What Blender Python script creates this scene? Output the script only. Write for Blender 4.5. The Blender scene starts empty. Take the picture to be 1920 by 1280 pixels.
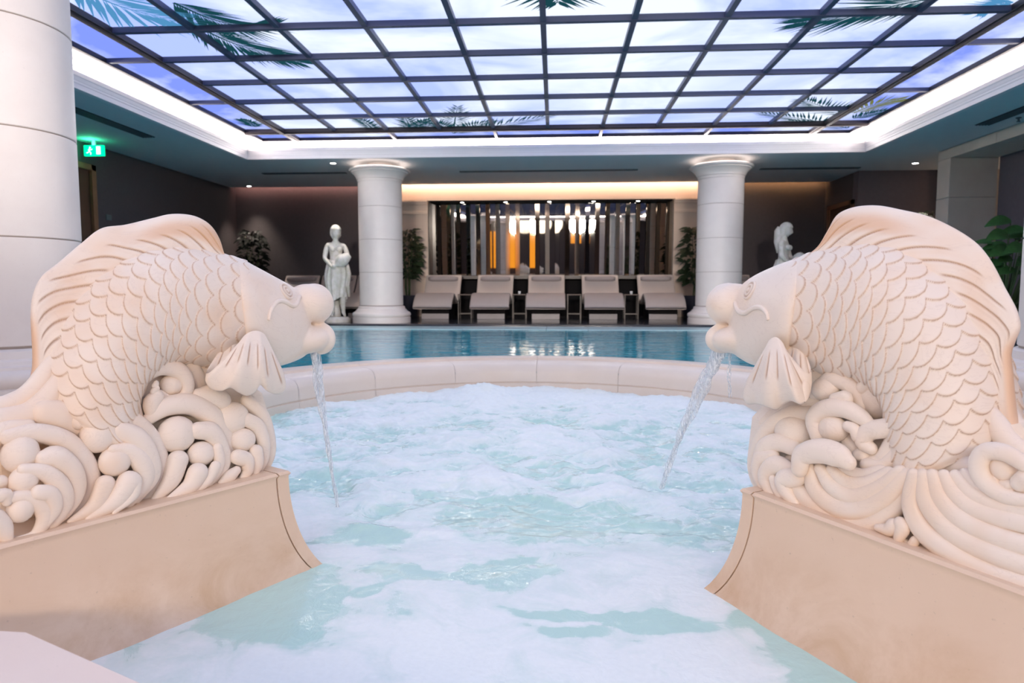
import bpy, bmesh, math, random
import numpy as np
from mathutils import Matrix, Vector
from mathutils.bvhtree import BVHTree

random.seed(7); rng = np.random.default_rng(7)
SC = bpy.context.scene
COL = SC.collection

# ------------------------------------------------------------------ camera
CAMZ = 0.57
FPX, PITCH, YAW = 1265.0, 0.0796, 0.0630
_F = np.array([-math.sin(YAW)*math.cos(PITCH), math.cos(YAW)*math.cos(PITCH), -math.sin(PITCH)])
_R = np.array([math.cos(YAW), math.sin(YAW), 0.0])
_D = np.cross(_F, _R)
cam_d = bpy.data.cameras.new('camera'); cam = bpy.data.objects.new('camera', cam_d); COL.objects.link(cam)
cam.matrix_world = Matrix(((_R[0], -_D[0], -_F[0], 0), (_R[1], -_D[1], -_F[1], 0), (_R[2], -_D[2], -_F[2], CAMZ), (0, 0, 0, 1)))
cam_d.sensor_width = 36.0; cam_d.lens = 36.0*FPX/1920.0
cam_d.clip_start = 0.02; cam_d.clip_end = 100
cam_d.dof.use_dof = True; cam_d.dof.focus_distance = 1.75; cam_d.dof.aperture_fstop = 5.6
SC.camera = cam

# ------------------------------------------------------------------ world, exposure
wd = bpy.data.worlds.new('world'); SC.world = wd; wd.use_nodes = True
wd.node_tree.nodes['Background'].inputs[0].default_value = (0.05, 0.05, 0.06, 1)
wd.node_tree.nodes['Background'].inputs[1].default_value = 0.2
SC.view_settings.view_transform = 'Standard'; SC.view_settings.look = 'None'
SC.view_settings.gamma = 1.0; SC.view_settings.use_curve_mapping = False
SC.view_settings.exposure = 0.84
SC.cycles.max_bounces = 8; SC.cycles.diffuse_bounces = 4; SC.cycles.glossy_bounces = 4
SC.cycles.transmission_bounces = 6; SC.cycles.transparent_max_bounces = 8
SC.cycles.caustics_reflective = False; SC.cycles.caustics_refractive = False
SC.cycles.sample_clamp_indirect = 4.0
SC.cycles.use_adaptive_sampling = True; SC.cycles.adaptive_threshold = 0.025
try:
    SC.cycles.use_denoising = True
    SC.cycles.denoiser = 'OPENIMAGEDENOISE'
except Exception:
    pass

SKY_E, COVE_E = 0.70, 15.0          # emission of the backlit ceiling panels and of the cove strips
SPOT_W = 46.0                      # not used; the added fill spots carry their own power

# ------------------------------------------------------------------ helpers
MW = {}
def link(o, parent=None):
    COL.objects.link(o)
    if parent is not None:
        o.parent = parent
        o.matrix_parent_inverse = MW[parent.name].inverted()
    return o
def tag(o, label=None, cat=None, group=None, kind=None):
    if label: o['label'] = label
    if cat: o['category'] = cat
    if group: o['group'] = group
    if kind: o['kind'] = kind
    return o
def thing(name, label, cat, mat=None, group=None):
    o = bpy.data.objects.new(name, None); COL.objects.link(o); o.empty_display_size = 0.1
    m = mat if mat is not None else Matrix.Identity(4)
    o.matrix_world = m; MW[o.name] = m.copy()
    return tag(o, label, cat, group)
def L(x, y, z): return Matrix.Translation((x, y, z))
def LR(x, y, z, rz): return Matrix.Translation((x, y, z)) @ Matrix.Rotation(rz, 4, 'Z')

def mk(name, v, f, mat, parent=None, smooth=True, local=False, auto=None):
    me = bpy.data.meshes.new(name)
    v = np.asarray(v, np.float32).reshape(-1, 3)
    if isinstance(f, np.ndarray):
        n, k = f.shape
        me.vertices.add(len(v)); me.vertices.foreach_set('co', v.ravel())
        me.loops.add(n*k); me.loops.foreach_set('vertex_index', f.astype(np.int32).ravel())
        me.polygons.add(n); me.polygons.foreach_set('loop_start', np.arange(0, n*k, k, dtype=np.int32))
        me.update(calc_edges=True); me.validate()
    else:
        me.from_pydata(v.tolist(), [], [list(map(int, q)) for q in f]); me.update()
    if smooth:
        me.polygons.foreach_set('use_smooth', np.ones(len(me.polygons), bool))
    if auto is not None:
        try: me.set_sharp_from_angle(angle=math.radians(auto))
        except Exception: pass
    if mat is not None: me.materials.append(mat)
    o = bpy.data.objects.new(name, me)
    COL.objects.link(o)
    if parent is not None:
        o.parent = parent
        if not local: o.matrix_parent_inverse = MW[parent.name].inverted()
    return o

class G:
    """collects primitive shapes into one mesh"""
    def __init__(s): s.v = []; s.f = []; s.n = 0
    def add(s, v, f):
        v = np.asarray(v, float).reshape(-1, 3); s.v.append(v)
        for q in f: s.f.append([int(i)+s.n for i in q])
        s.n += len(v); return s
    def box(s, x0, x1, y0, y1, z0, z1):
        v = [(x, y, z) for z in (z0, z1) for y in (y0, y1) for x in (x0, x1)]
        return s.add(v, [(0, 2, 3, 1), (4, 5, 7, 6), (0, 1, 5, 4), (2, 6, 7, 3), (0, 4, 6, 2), (1, 3, 7, 5)])
    def cbox(s, c, d, rz=0.0):
        hx, hy, hz = d[0]/2, d[1]/2, d[2]/2
        v = np.array([(x, y, z) for z in (-hz, hz) for y in (-hy, hy) for x in (-hx, hx)])
        ca, sa = math.cos(rz), math.sin(rz)
        v = np.stack([v[:, 0]*ca-v[:, 1]*sa, v[:, 0]*sa+v[:, 1]*ca, v[:, 2]], 1)+np.array(c)
        return s.add(v, [(0, 2, 3, 1), (4, 5, 7, 6), (0, 1, 5, 4), (2, 6, 7, 3), (0, 4, 6, 2), (1, 3, 7, 5)])
    def lathe(s, prof, n=48, c=(0, 0, 0), a0=0.0, a1=2*math.pi):
        full = abs(a1-a0-2*math.pi) < 1e-6
        m = n if full else n+1
        P = np.array(prof, float); A = a0+(a1-a0)*np.arange(m)/n
        v = np.stack([P[:, None, 0]*np.cos(A)+c[0], P[:, None, 0]*np.sin(A)+c[1], np.repeat(P[:, 1:2], m, 1)+c[2]], 2)
        f = []
        for i in range(len(P)-1):
            for j in range(n):
                k = (j+1) % m
                f.append((i*m+j, i*m+k, (i+1)*m+k, (i+1)*m+j))
        s.add(v, f); return s
    def tube(s, path, rad, n=8, cap=True):
        v, f = tube_vf(path, rad, n); return s.add(v, f)
    def ell(s, c, r, nu=16, nv=10, rot=None):
        U = np.linspace(0, math.pi, nv+1); V = np.linspace(0, 2*math.pi, nu, endpoint=False)
        v = np.stack([np.sin(U)[:, None]*np.cos(V)*r[0], np.sin(U)[:, None]*np.sin(V)*r[1], np.repeat(np.cos(U)[:, None], nu, 1)*r[2]], 2).reshape(-1, 3)
        if rot is not None: v = v @ np.array(rot.to_3x3()).T
        f = [(i*nu+j, i*nu+(j+1) % nu, (i+1)*nu+(j+1) % nu, (i+1)*nu+j) for i in range(nv) for j in range(nu)]
        return s.add(v+np.array(c), f)
    def build(s, name, mat, parent=None, smooth=False, local=False, auto=None, bevel=0.0):
        o = mk(name, np.concatenate(s.v), s.f, mat, parent, smooth, local, auto)
        if bevel > 0:
            b = o.modifiers.new('bevel', 'BEVEL'); b.width = bevel; b.segments = 2; b.limit_method = 'ANGLE'
        return o

def tube_vf(path, rad, n=8, squash=None, side=None):
    """tube along 3-D path; optional squash factor along the axis 'side'"""
    P = np.asarray(path, float); m = len(P); R_ = np.broadcast_to(np.asarray(rad, float), (m,))
    T_ = np.gradient(P, axis=0); T_ /= np.linalg.norm(T_, axis=1)[:, None]+1e-12
    if side is None:
        a = np.array([0, 0, 1.0]) if abs(T_[0, 2]) < 0.9 else np.array([1.0, 0, 0])
        N = []
        u = a-T_[0]*a.dot(T_[0]); u /= np.linalg.norm(u)
        for i in range(m):
            u = u-T_[i]*u.dot(T_[i]); u /= np.linalg.norm(u)+1e-12; N.append(u)
        N = np.array(N); B = np.cross(T_, N)
    else:
        B = np.repeat(np.array(side, float)[None], m, 0); B = B-T_*(B*T_).sum(1)[:, None]
        B /= np.linalg.norm(B, axis=1)[:, None]+1e-12; N = np.cross(B, T_)
    sq = 1.0 if squash is None else squash
    A = np.linspace(0, 2*math.pi, n, endpoint=False)
    v = P[:, None]+R_[:, None, None]*(N[:, None]*np.cos(A)[None, :, None]+sq*B[:, None]*np.sin(A)[None, :, None])
    v = v.reshape(-1, 3)
    f = [(i*n+j, i*n+(j+1) % n, (i+1)*n+(j+1) % n, (i+1)*n+j) for i in range(m-1) for j in range(n)]
    f.append(tuple(range(n-1, -1, -1))); f.append(tuple((m-1)*n+j for j in range(n)))
    return v, f

def cr(P, n):
    """Catmull-Rom resampling of rows of P to n points, about even in the first two columns' length"""
    P = np.asarray(P, float)
    if len(P) == 2: P = np.vstack([P[0], (P[0]+P[1])/2, P[1]])
    Q = np.vstack([2*P[0]-P[1], P, 2*P[-1]-P[-2]])
    d = np.linalg.norm(np.diff(P[:, :2], axis=0), axis=1)+1e-9
    s = np.concatenate([[0], np.cumsum(d)]); t = np.linspace(0, s[-1], n)
    i = np.clip(np.searchsorted(s, t, 'right')-1, 0, len(P)-2)
    u = ((t-s[i])/d[i])[:, None]
    a, b, c, e = Q[i], Q[i+1], Q[i+2], Q[i+3]
    return 0.5*((2*b)+(c-a)*u+(2*a-5*b+4*c-e)*u*u+(3*b-a-3*c+e)*u**3)

def gridf(m, n, wrap=False):
    i = np.arange(m-1)[:, None]; k = n if wrap else n-1
    j = np.arange(k)[None]; j2 = (j+1) % n
    return np.stack([(i*n+j), (i*n+j2), ((i+1)*n+j2), ((i+1)*n+j)], 2).reshape(-1, 4)

def copy_tree(o, mat, parent=None):
    c = o.copy(); COL.objects.link(c)
    if parent is None: c.matrix_world = mat; MW[c.name] = mat.copy()
    else: c.parent = parent; c.matrix_parent_inverse = o.matrix_parent_inverse.copy()
    for ch in [x for x in o.children if x.parent == o]: copy_tree(ch, None, c)
    return c

# ------------------------------------------------------------------ materials
def newmat(name):
    m = bpy.data.materials.new(name); m.use_nodes = True
    nt = m.node_tree; return m, nt, nt.nodes['Principled BSDF']
def N(nt, typ, **kw):
    n = nt.nodes.new(typ)
    for k, v in kw.items():
        if k in n.inputs: n.inputs[k].default_value = v
        else: setattr(n, k, v)
    return n
def coords(nt, scale=None, kind='Object'):
    t = nt.nodes.new('ShaderNodeTexCoord')
    if scale is None: return t.outputs[kind]
    mp = nt.nodes.new('ShaderNodeMapping'); mp.inputs['Scale'].default_value = scale
    nt.links.new(t.outputs[kind], mp.inputs['Vector']); return mp.outputs['Vector']
def noise(nt, vec, scale, detail=4, rough=0.5, dist=0.0):
    n = N(nt, 'ShaderNodeTexNoise'); n.inputs['Scale'].default_value = scale; n.inputs['Detail'].default_value = detail
    n.inputs['Roughness'].default_value = rough; n.inputs['Distortion'].default_value = dist
    nt.links.new(vec, n.inputs['Vector']); return n.outputs['Fac']
def ramp(nt, fac, stops):
    r = N(nt, 'ShaderNodeValToRGB'); e = r.color_ramp.elements
    while len(e) < len(stops): e.new(0.5)
    for i, (p, c) in enumerate(stops):
        e[i].position = p; e[i].color = (c, c, c, 1) if not hasattr(c, '__len__') else (*c, 1)
    nt.links.new(fac, r.inputs['Fac']); return r.outputs['Color']
def mix(nt, fac, a, b):
    m = N(nt, 'ShaderNodeMix', data_type='RGBA')
    for sock, val in ((m.inputs[0], fac), (m.inputs[6], a), (m.inputs[7], b)):
        if hasattr(val, 'links'): nt.links.new(val, sock)
        elif hasattr(val, '__len__'): sock.default_value = (*val, 1)
        else: sock.default_value = val
    return m.outputs[2]
def bump(nt, b, h, strength=0.3, dist=0.01):
    n = N(nt, 'ShaderNodeBump'); n.inputs['Strength'].default_value = strength; n.inputs['Distance'].default_value = dist
    nt.links.new(h, n.inputs['Height']); nt.links.new(n.outputs['Normal'], b.inputs['Normal']); return n

def plain(name, col, rough=0.5, metal=0.0, var=0.08, nscale=8.0, bmp=0.0, spec=0.5):
    m, nt, b = newmat(name)
    v = coords(nt)
    k = noise(nt, v, nscale, 5, 0.55)
    lo = [max(0, c*(1-var)) for c in col]; hi = [min(1, c*(1+var)) for c in col]
    nt.links.new(mix(nt, k, lo, hi), b.inputs['Base Color'])
    b.inputs['Roughness'].default_value = rough; b.inputs['Metallic'].default_value = metal
    b.inputs['Specular IOR Level'].default_value = spec
    if bmp: bump(nt, b, noise(nt, v, nscale*12, 3), bmp, 0.003)
    return m
def emit(name, col, strength):
    m = bpy.data.materials.new(name); m.use_nodes = True; nt = m.node_tree
    nt.nodes.remove(nt.nodes['Principled BSDF'])
    e = N(nt, 'ShaderNodeEmission'); e.inputs[0].default_value = (*col, 1); e.inputs[1].default_value = strength
    nt.links.new(e.outputs[0], nt.nodes['Material Output'].inputs[0]); return m

def marble_mat():
    m, nt, b = newmat('carved_marble'); v = coords(nt)
    big = ramp(nt, noise(nt, v, 5.0, 3, 0.5, 0.4), [(0.50, 0.0), (0.78, 1.0)])
    c = mix(nt, big, (0.88, 0.765, 0.655), (0.84, 0.62, 0.44))
    vein = ramp(nt, noise(nt, coords(nt, (1.0, 1.0, 2.6)), 7.0, 8, 0.6, 1.6), [(0.49, 0.0), (0.5, 0.22), (0.51, 0.0)])
    c = mix(nt, vein, c, (0.62, 0.50, 0.42))
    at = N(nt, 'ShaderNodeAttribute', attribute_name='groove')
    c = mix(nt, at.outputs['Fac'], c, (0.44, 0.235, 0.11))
    st = N(nt, 'ShaderNodeAttribute', attribute_name='stain')
    c = mix(nt, st.outputs['Fac'], c, (0.74, 0.44, 0.24))
    nt.links.new(c, b.inputs['Base Color'])
    b.inputs['Roughness'].default_value = 0.42; b.inputs['Specular IOR Level'].default_value = 0.35
    b.inputs['Subsurface Weight'].default_value = 0.0
    bump(nt, b, noise(nt, v, 60, 4), 0.06, 0.004)
    return m
def stone_mat(name, a, bcol, stain=None, scale=3.0, rough=0.45, z0=None, z1=None):
    m, nt, b = newmat(name); v = coords(nt)
    c = mix(nt, noise(nt, v, scale, 6, 0.6, 0.3), a, bcol)
    if stain is not None:
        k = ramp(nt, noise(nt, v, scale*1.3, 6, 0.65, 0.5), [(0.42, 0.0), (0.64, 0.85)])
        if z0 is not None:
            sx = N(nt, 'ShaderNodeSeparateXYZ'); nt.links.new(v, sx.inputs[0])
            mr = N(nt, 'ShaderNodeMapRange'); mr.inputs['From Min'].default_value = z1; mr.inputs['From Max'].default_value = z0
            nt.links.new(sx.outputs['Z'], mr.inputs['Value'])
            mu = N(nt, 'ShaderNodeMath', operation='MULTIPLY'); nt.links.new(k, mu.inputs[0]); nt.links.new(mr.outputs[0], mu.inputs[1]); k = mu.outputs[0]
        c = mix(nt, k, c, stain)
    sp = ramp(nt, noise(nt, v, 140, 2, 0.5), [(0.70, 0.0), (0.78, 0.35)])
    c = mix(nt, sp, c, [x*0.6 for x in a])
    nt.links.new(c, b.inputs['Base Color']); b.inputs['Roughness'].default_value = rough
    bump(nt, b, noise(nt, v, 90, 4), 0.05, 0.003)
    return m

MAT = {}
MAT['marble'] = marble_mat()
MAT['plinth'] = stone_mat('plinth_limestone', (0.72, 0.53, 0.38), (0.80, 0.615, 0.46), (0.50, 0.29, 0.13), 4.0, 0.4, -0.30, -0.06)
MAT['ledge'] = stone_mat('ledge_marble', (0.80, 0.66, 0.58), (0.86, 0.75, 0.68), None, 3.0, 0.3)
MAT['rim'] = stone_mat('rim_limestone', (0.74, 0.62, 0.51), (0.82, 0.72, 0.63), None, 5.0, 0.35)
MAT['column'] = stone_mat('column_limestone', (0.66, 0.60, 0.56), (0.76, 0.71, 0.67), None, 6.0, 0.5)
MAT['joint'] = plain('joint_grout', (0.36, 0.30, 0.26), 0.8)
MAT['pier'] = stone_mat('pier_travertine', (0.64, 0.53, 0.43), (0.76, 0.65, 0.54), None, 4.0, 0.55)
MAT['frieze'] = stone_mat('frieze_limestone', (0.66, 0.52, 0.42), (0.74, 0.60, 0.50), None, 2.0, 0.6)
MAT['statue'] = stone_mat('statue_marble', (0.74, 0.71, 0.66), (0.84, 0.81, 0.77), (0.62, 0.62, 0.50), 9.0, 0.55)
MAT['ceiling'] = plain('ceiling_paint', (0.70, 0.74, 0.755), 0.8, var=0.03)
MAT['mould'] = plain('moulding_paint', (0.86, 0.83, 0.83), 0.6, var=0.03)
MAT['wall'] = plain('wall_taupe', (0.085, 0.070, 0.072), 0.75, var=0.15, nscale=20)
MAT['wall_lilac'] = plain('wall_lilac', (0.15, 0.12, 0.13), 0.75, var=0.12, nscale=15)
MAT['darkfloor'] = plain('dark_polished_stone', (0.030, 0.030, 0.036), 0.16, var=0.5, nscale=6)
MAT['floor'] = stone_mat('floor_limestone', (0.60, 0.50, 0.42), (0.70, 0.60, 0.52), None, 3.0, 0.35)
MAT['bar'] = plain('skylight_bar_metal', (0.075, 0.085, 0.15), 0.4, 0.0)  # lighter bluish tone puts the panels' glare into the colour
MAT['beam'] = plain('skylight_beam_metal', (0.060, 0.045, 0.050), 0.4, 0.3)
MAT['mirror'] = plain('mirror_glass', (0.42, 0.40, 0.37), 0.02, 1.0, var=0.02)
MAT['bronze'] = plain('bronze_mirror', (0.46, 0.36, 0.27), 0.06, 1.0, var=0.05)
MAT['brass'] = plain('bronze_frame', (0.05, 0.032, 0.022), 0.4, 0.0)
MAT['black'] = plain('black_panel', (0.008, 0.007, 0.008), 0.75, spec=0.15)
MAT['wood'] = plain('dark_wood', (0.055, 0.024, 0.012), 0.4, var=0.5, nscale=5)
MAT['woodtrim'] = plain('trim_wood', (0.22, 0.11, 0.055), 0.35, var=0.3)
MAT['leather'] = plain('lounger_leather', (0.46, 0.40, 0.37), 0.5, var=0.06, bmp=0.1)
MAT['bolster'] = plain('bolster_leather', (0.30, 0.26, 0.26), 0.5, var=0.06)
MAT['loungerbase'] = plain('lounger_base_board', (0.30, 0.27, 0.28), 0.35, var=0.1)
MAT['leaf_dark'] = plain('leaf_dark', (0.020, 0.036, 0.014), 0.45, var=0.6, nscale=30)
MAT['leaf_black'] = plain('leaf_blackish', (0.007, 0.010, 0.006), 0.6, var=0.5, nscale=30, spec=.2)  # much darker leaf tone, for the left bay plant
MAT['leaf'] = plain('leaf_green', (0.045, 0.13, 0.03), 0.38, var=0.5, nscale=25)
MAT['stem'] = plain('stem_green', (0.07, 0.11, 0.03), 0.5)
MAT['pot'] = plain('pot_dark', (0.03, 0.03, 0.045), 0.4)
MAT['white'] = plain('white_plastic', (0.8, 0.8, 0.8), 0.5)
MAT['vent'] = plain('vent_dark', (0.10, 0.12, 0.13), 0.6)
MAT['warm_led'] = emit('warm_led', (1.0, 0.64, 0.44), 26.0)
MAT['pink_led'] = emit('pink_led', (1.0, 0.50, 0.42), 16.0)
MAT['lamp'] = emit('lamp_glow', (1.0, 0.95, 0.9), 14.0)
MAT['cove'] = emit('cove_glow', (1.0, 0.90, 0.86), COVE_E)
MAT['amber'] = emit('amber_onyx', (1.0, 0.36, 0.03), 1.2)
MAT['green'] = emit('exit_green', (0.0, 0.55, 0.22), 1.6)
MAT['exit_white'] = emit('exit_white', (0.5, 1.0, 0.75), 1.6)

def panel_mat(name, blue, lo):
    m = bpy.data.materials.new(name); m.use_nodes = True; nt = m.node_tree
    nt.nodes.remove(nt.nodes['Principled BSDF'])
    g = nt.nodes.new('ShaderNodeNewGeometry')
    n1 = noise(nt, g.outputs['Position'], 0.55, 5, 0.55, 0.6)
    k = ramp(nt, n1, [(lo, 1.0), (lo+0.22, 0.0)])
    c = mix(nt, k, (0.77, 0.84, 1.0), blue)
    e = N(nt, 'ShaderNodeEmission'); nt.links.new(c, e.inputs[0]); e.inputs[1].default_value = SKY_E
    nt.links.new(e.outputs[0], nt.nodes['Material Output'].inputs[0]); return m
MAT['panel'] = panel_mat('sky_print_panel', (0.40, 0.50, 1.0), 0.38)
MAT['panel_edge'] = panel_mat('sky_print_edge_panel', (0.20, 0.28, 0.85), 0.40)
MAT['palm'] = emit('palm_print_green', (0.006, 0.035, 0.045), 1.0)
MAT['palm_blue'] = emit('palm_print_blue', (0.05, 0.17, 0.32), 1.0)
MAT['palm_olive'] = emit('palm_print_olive', (0.10, 0.11, 0.03), 1.0)

def pool_mat():
    m, nt, b = newmat('pool_water'); v = coords(nt, (0.55, 1.6, 1.0))
    c = mix(nt, noise(nt, v, 1.2, 3), (0.02, 0.34, 0.44), (0.05, 0.46, 0.55))
    nt.links.new(c, b.inputs['Base Color']); b.inputs['Roughness'].default_value = 0.03; b.inputs['IOR'].default_value = 1.33
    b.inputs['Specular IOR Level'].default_value = 0.5
    bump(nt, b, noise(nt, v, 3.2, 4, 0.55, 0.4), 0.30, 0.035)
    return m
MAT['pool'] = pool_mat()
def spa_mat():
    m, nt, b = newmat('bubbling_spa_water'); v = coords(nt)
    at = N(nt, 'ShaderNodeAttribute', attribute_name='foam')
    nz = noise(nt, v, 7.0, 10, 0.62, 0.9)
    add = N(nt, 'ShaderNodeMath', operation='ADD'); nt.links.new(nz, add.inputs[0]); nt.links.new(at.outputs['Fac'], add.inputs[1])
    fm = ramp(nt, add.outputs[0], [(0.66, 0.0), (0.80, 0.62), (0.98, 0.97)])
    fine = noise(nt, v, 90.0, 3, 0.6)
    water = mix(nt, noise(nt, v, 2.5, 4, 0.5), (0.46, 0.70, 0.63), (0.60, 0.80, 0.74))
    foam = mix(nt, fine, (0.83, 0.885, 0.865), (0.93, 0.975, 0.95))
    c = mix(nt, fm, water, foam)
    nt.links.new(c, b.inputs['Base Color'])
    r = N(nt, 'ShaderNodeMapRange'); r.inputs['To Min'].default_value = 0.03; r.inputs['To Max'].default_value = 0.6
    nt.links.new(fm, r.inputs['Value']); nt.links.new(r.outputs[0], b.inputs['Roughness'])
    b.inputs['IOR'].default_value = 1.33
    bump(nt, b, noise(nt, v, 22.0, 5, 0.55, 0.5), 0.28, 0.012)
    return m
MAT['spa'] = spa_mat()
def jet_mat():
    m, nt, b = newmat('falling_water')
    b.inputs['Base Color'].default_value = (0.92, 0.95, 0.97, 1); b.inputs['Roughness'].default_value = 0.08; b.inputs['IOR'].default_value = 1.33
    v = coords(nt, (9, 9, 1.2)); h = noise(nt, v, 26, 4, 0.6, 0.4)
    bump(nt, b, h, 0.6, 0.006)
    tr_ = N(nt, 'ShaderNodeBsdfTransparent'); tr_.inputs[0].default_value = (0.96, 0.98, 1, 1)
    mx = N(nt, 'ShaderNodeMixShader'); k = ramp(nt, h, [(0.40, 0.10), (0.62, 0.75)])
    nt.links.new(k, mx.inputs[0]); nt.links.new(tr_.outputs[0], mx.inputs[1]); nt.links.new(b.outputs[0], mx.inputs[2])
    nt.links.new(mx.outputs[0], nt.nodes['Material Output'].inputs[0])
    return m
MAT['jet'] = jet_mat()

# ------------------------------------------------------------------ the room
X0 = -0.12
ZC = 2.57                      # soffit
WL = -6.5                      # left wall
YB = 13.4                      # centre bay of the back wall
YN = -6.0                      # wall behind the viewer
LIPX, LIPY0, LIPY1 = 4.69, -4.9, 10.46
def S(o): o['kind'] = 'structure'; return o

S(G().box(WL-0.2, WL, YN, 14.2, -0.4, 3.2).build('wall_left', MAT['wall']))
# back wall: two dark side bays and the pale centre bay with the mirror recess
wb = S(G().box(WL, X0-3.42, 13.55, 13.75, -0.3, 3.2).build('wall_back_left_bay', MAT['wall']))
S(G().box(X0+3.42, 5.2, 13.55, 13.75, -0.3, 3.2).build('wall_back_right_bay', MAT['wall']))
ML, MR_, MT = -2.52, 2.30, 2.285
cb = G(); cb.box(X0-3.42, ML, YB, 14.2, -0.3, 2.74); cb.box(MR_, X0+3.42, YB, 14.2, -0.3, 2.74)
cb.box(ML, MR_, YB, 14.2, MT, 2.74)
S(cb.build('wall_back', MAT['frieze']))
tr = G()
for (a, b) in ((X0-3.45, ML), (MR_, X0+3.45)):
    tr.box(a, b, YB-0.04, YB, 2.20, 2.30); tr.box(a, b, YB-0.065, YB, 2.25, 2.28); tr.box(a, b, YB-0.025, YB, 2.02, 2.08)
S(tr.build('trim_1', MAT['frieze'], bevel=0.006))
S(G().box(WL, 8.5, YN-0.2, YN, -0.4, 3.2).build('wall_front', MAT['wall']))
# right side: short return with a door, lilac wall, glazed passage, stone pier with opening
S(G().box(5.2, 5.4, 12.335, 13.75, -0.3, 3.2).build('wall_right', MAT['wall']))
S(G().box(5.2, 6.55, 12.13, 12.33, -0.3, 3.2).build('wall_right_return', MAT['wall_lilac']))
S(G().box(6.55, 8.5, 12.13, 12.2, -0.3, 3.2).build('wall_right_passage', MAT['pier']))
S(G().box(8.3, 8.5, YN, 14.0, -0.3, 3.2).build('wall_right_far', MAT['wall_lilac']))
pier = thing('stone_pier', 'beige stone-clad pier and lintel at the right wall beside leafy plant', 'pier', L(6.0, 10.4, 0))
for i, (z0, z1) in enumerate(((0, .62), (.625, 1.24), (1.245, 1.86), (1.865, 2.42))):
    G().box(5.64, 6.30, 10.2, 10.52, z0, z1).build('stone_panel', MAT['pier'], pier, bevel=0.004)
for i in range(4):
    y1 = 10.52-i*1.32
    G().box(5.64, 6.30, y1-1.315, y1, 2.423, 2.562).build('lintel_panel', MAT['pier'], pier, bevel=0.004)
G().box(5.66, 6.28, 10.22, 10.50, 0, 2.5).build('core', MAT['joint'], pier)
S(G().box(6.32, 6.5, 3.0, 10.2, -0.3, 2.6).build('wall_right_recess', MAT['wall_lilac']))
# ceiling soffit ring round the skylight recess
c = G()
c.box(WL, X0-LIPX, YN, 13.36, ZC, ZC+0.05); c.box(X0+LIPX, 8.5, YN, 13.36, ZC, ZC+0.05); c.box(X0-LIPX, X0-3.42, 13.18, 13.36, ZC, ZC+.05); c.box(X0+3.42, X0+LIPX, 13.18, 13.36, ZC, ZC+.05)
c.box(X0-LIPX, X0+LIPX, LIPY1, 13.18, ZC, ZC+0.05); c.box(X0-LIPX, X0+LIPX, YN, LIPY0, ZC, ZC+0.05)
S(c.build('ceiling', MAT['ceiling']))
S(G().box(WL, 8.5, YN, 14.2, 3.2, 3.3).build('ceiling_slab', MAT['black']))
# cove moulding: stepped profile swept round the recess (mitred), with the cove behind it
def ring_profile(name, prof, mat, kind='structure', parent=None):
    """prof: (offset outward from the lip, z)"""
    P = np.array(prof, float); v = []
    for sx, sy in ((-1, 0), (1, 0), (1, 1), (-1, 1)):
        for d, z in P:
            v.append((X0+sx*(LIPX+d), (LIPY1+d) if sy else (LIPY0-d), z))
    n = len(P); f = []
    for k in range(4):
        a, b = k*n, ((k+1) % 4)*n
        f += [(a+i, b+i, b+i+1, a+i+1) for i in range(n-1)]
    o = mk(name, v, f, mat, parent, smooth=False)
    return o
S(ring_profile('trim_2', [(0.06, ZC-0.004), (-0.005, ZC-0.004), (-0.005, ZC+0.045), (-0.010, ZC+0.050), (-0.010, ZC+0.072), (-0.013, ZC+0.075), (-0.020, ZC+0.11), (-0.026, ZC+0.118), (-0.026, ZC+0.165), (0.06, ZC+0.165), (0.06, ZC+0.06)], MAT['mould']))
S(ring_profile('trim_3', [(0.0, ZC+0.08), (0.30, ZC+0.08), (0.30, 3.04), (-0.5, 3.04)], MAT['mould']))
cove = ring_profile('cove_light_strip', [(0.292, ZC+0.10), (0.29, ZC+0.40)], MAT['cove'])
tag(cove, 'glowing warm white light strip running round the ceiling recess', 'light strip')

# skylight
SZ = 2.87; CELL = 0.772; SX = -0.11
YG = 9.828                                         # far heavy beam
NY = 19; YG0 = YG-NY*CELL
sky = thing('ceiling_light_panel', 'large backlit ceiling of sky printed panels in a dark metal grid', 'skylight', L(SX, 2.5, SZ))
pm = G().box(-CELL/2+.005, CELL/2-.005, -CELL/2+.005, CELL/2-.005, 0, 0.012).build('pane', MAT['panel'], sky, local=True)
def put(me_obj, x, y, z, name=None):
    o = bpy.data.objects.new(name or 'pane', me_obj.data); COL.objects.link(o); o.parent = sky
    o.location = (x-SX, y-2.5, z-SZ); return o
first = True
for i in range(10):
    for j in range(NY):
        x = SX+(i-4.5)*CELL; y = YG-(j+0.5)*CELL
        if first: pm.location = (x-SX, y-2.5, 0); first = False
        else: put(pm, x, y, SZ)
BW = 0.57
XE = 5*CELL
pe = G().box(-BW/2+.01, BW/2-.01, -CELL+.01, CELL-.01, 0, 0.012).build('edge_pane', MAT['panel_edge'], sky, local=True)
pe.location = (-XE-BW/2, YG-CELL-2.5, 0)
for s in (-1, 1):
    for j in range(10):
        if s == -1 and j == 0: continue
        put(pe, SX+s*(XE+BW/2), YG-(2*j+1)*CELL, SZ, 'edge_pane')
pf = G().box(-CELL+.01, CELL-.01, -BW/2+.01, BW/2-.01, 0, 0.012).build('edge_pane', MAT['panel_edge'], sky, local=True)
pf.location = (-4*CELL, YG+BW/2-2.5, 0)
for i in range(1, 5): put(pf, SX+(-4+2*i)*CELL, YG+BW/2, SZ, 'edge_pane')
pcn = G().box(-BW/2+.01, BW/2-.01, -BW/2+.01, BW/2-.01, 0, 0.012).build('edge_pane', MAT['panel_edge'], sky, local=True)
pcn.location = (-XE-BW/2, YG+BW/2-2.5, 0); put(pcn, SX+XE+BW/2, YG+BW/2, SZ, 'edge_pane')
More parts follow.
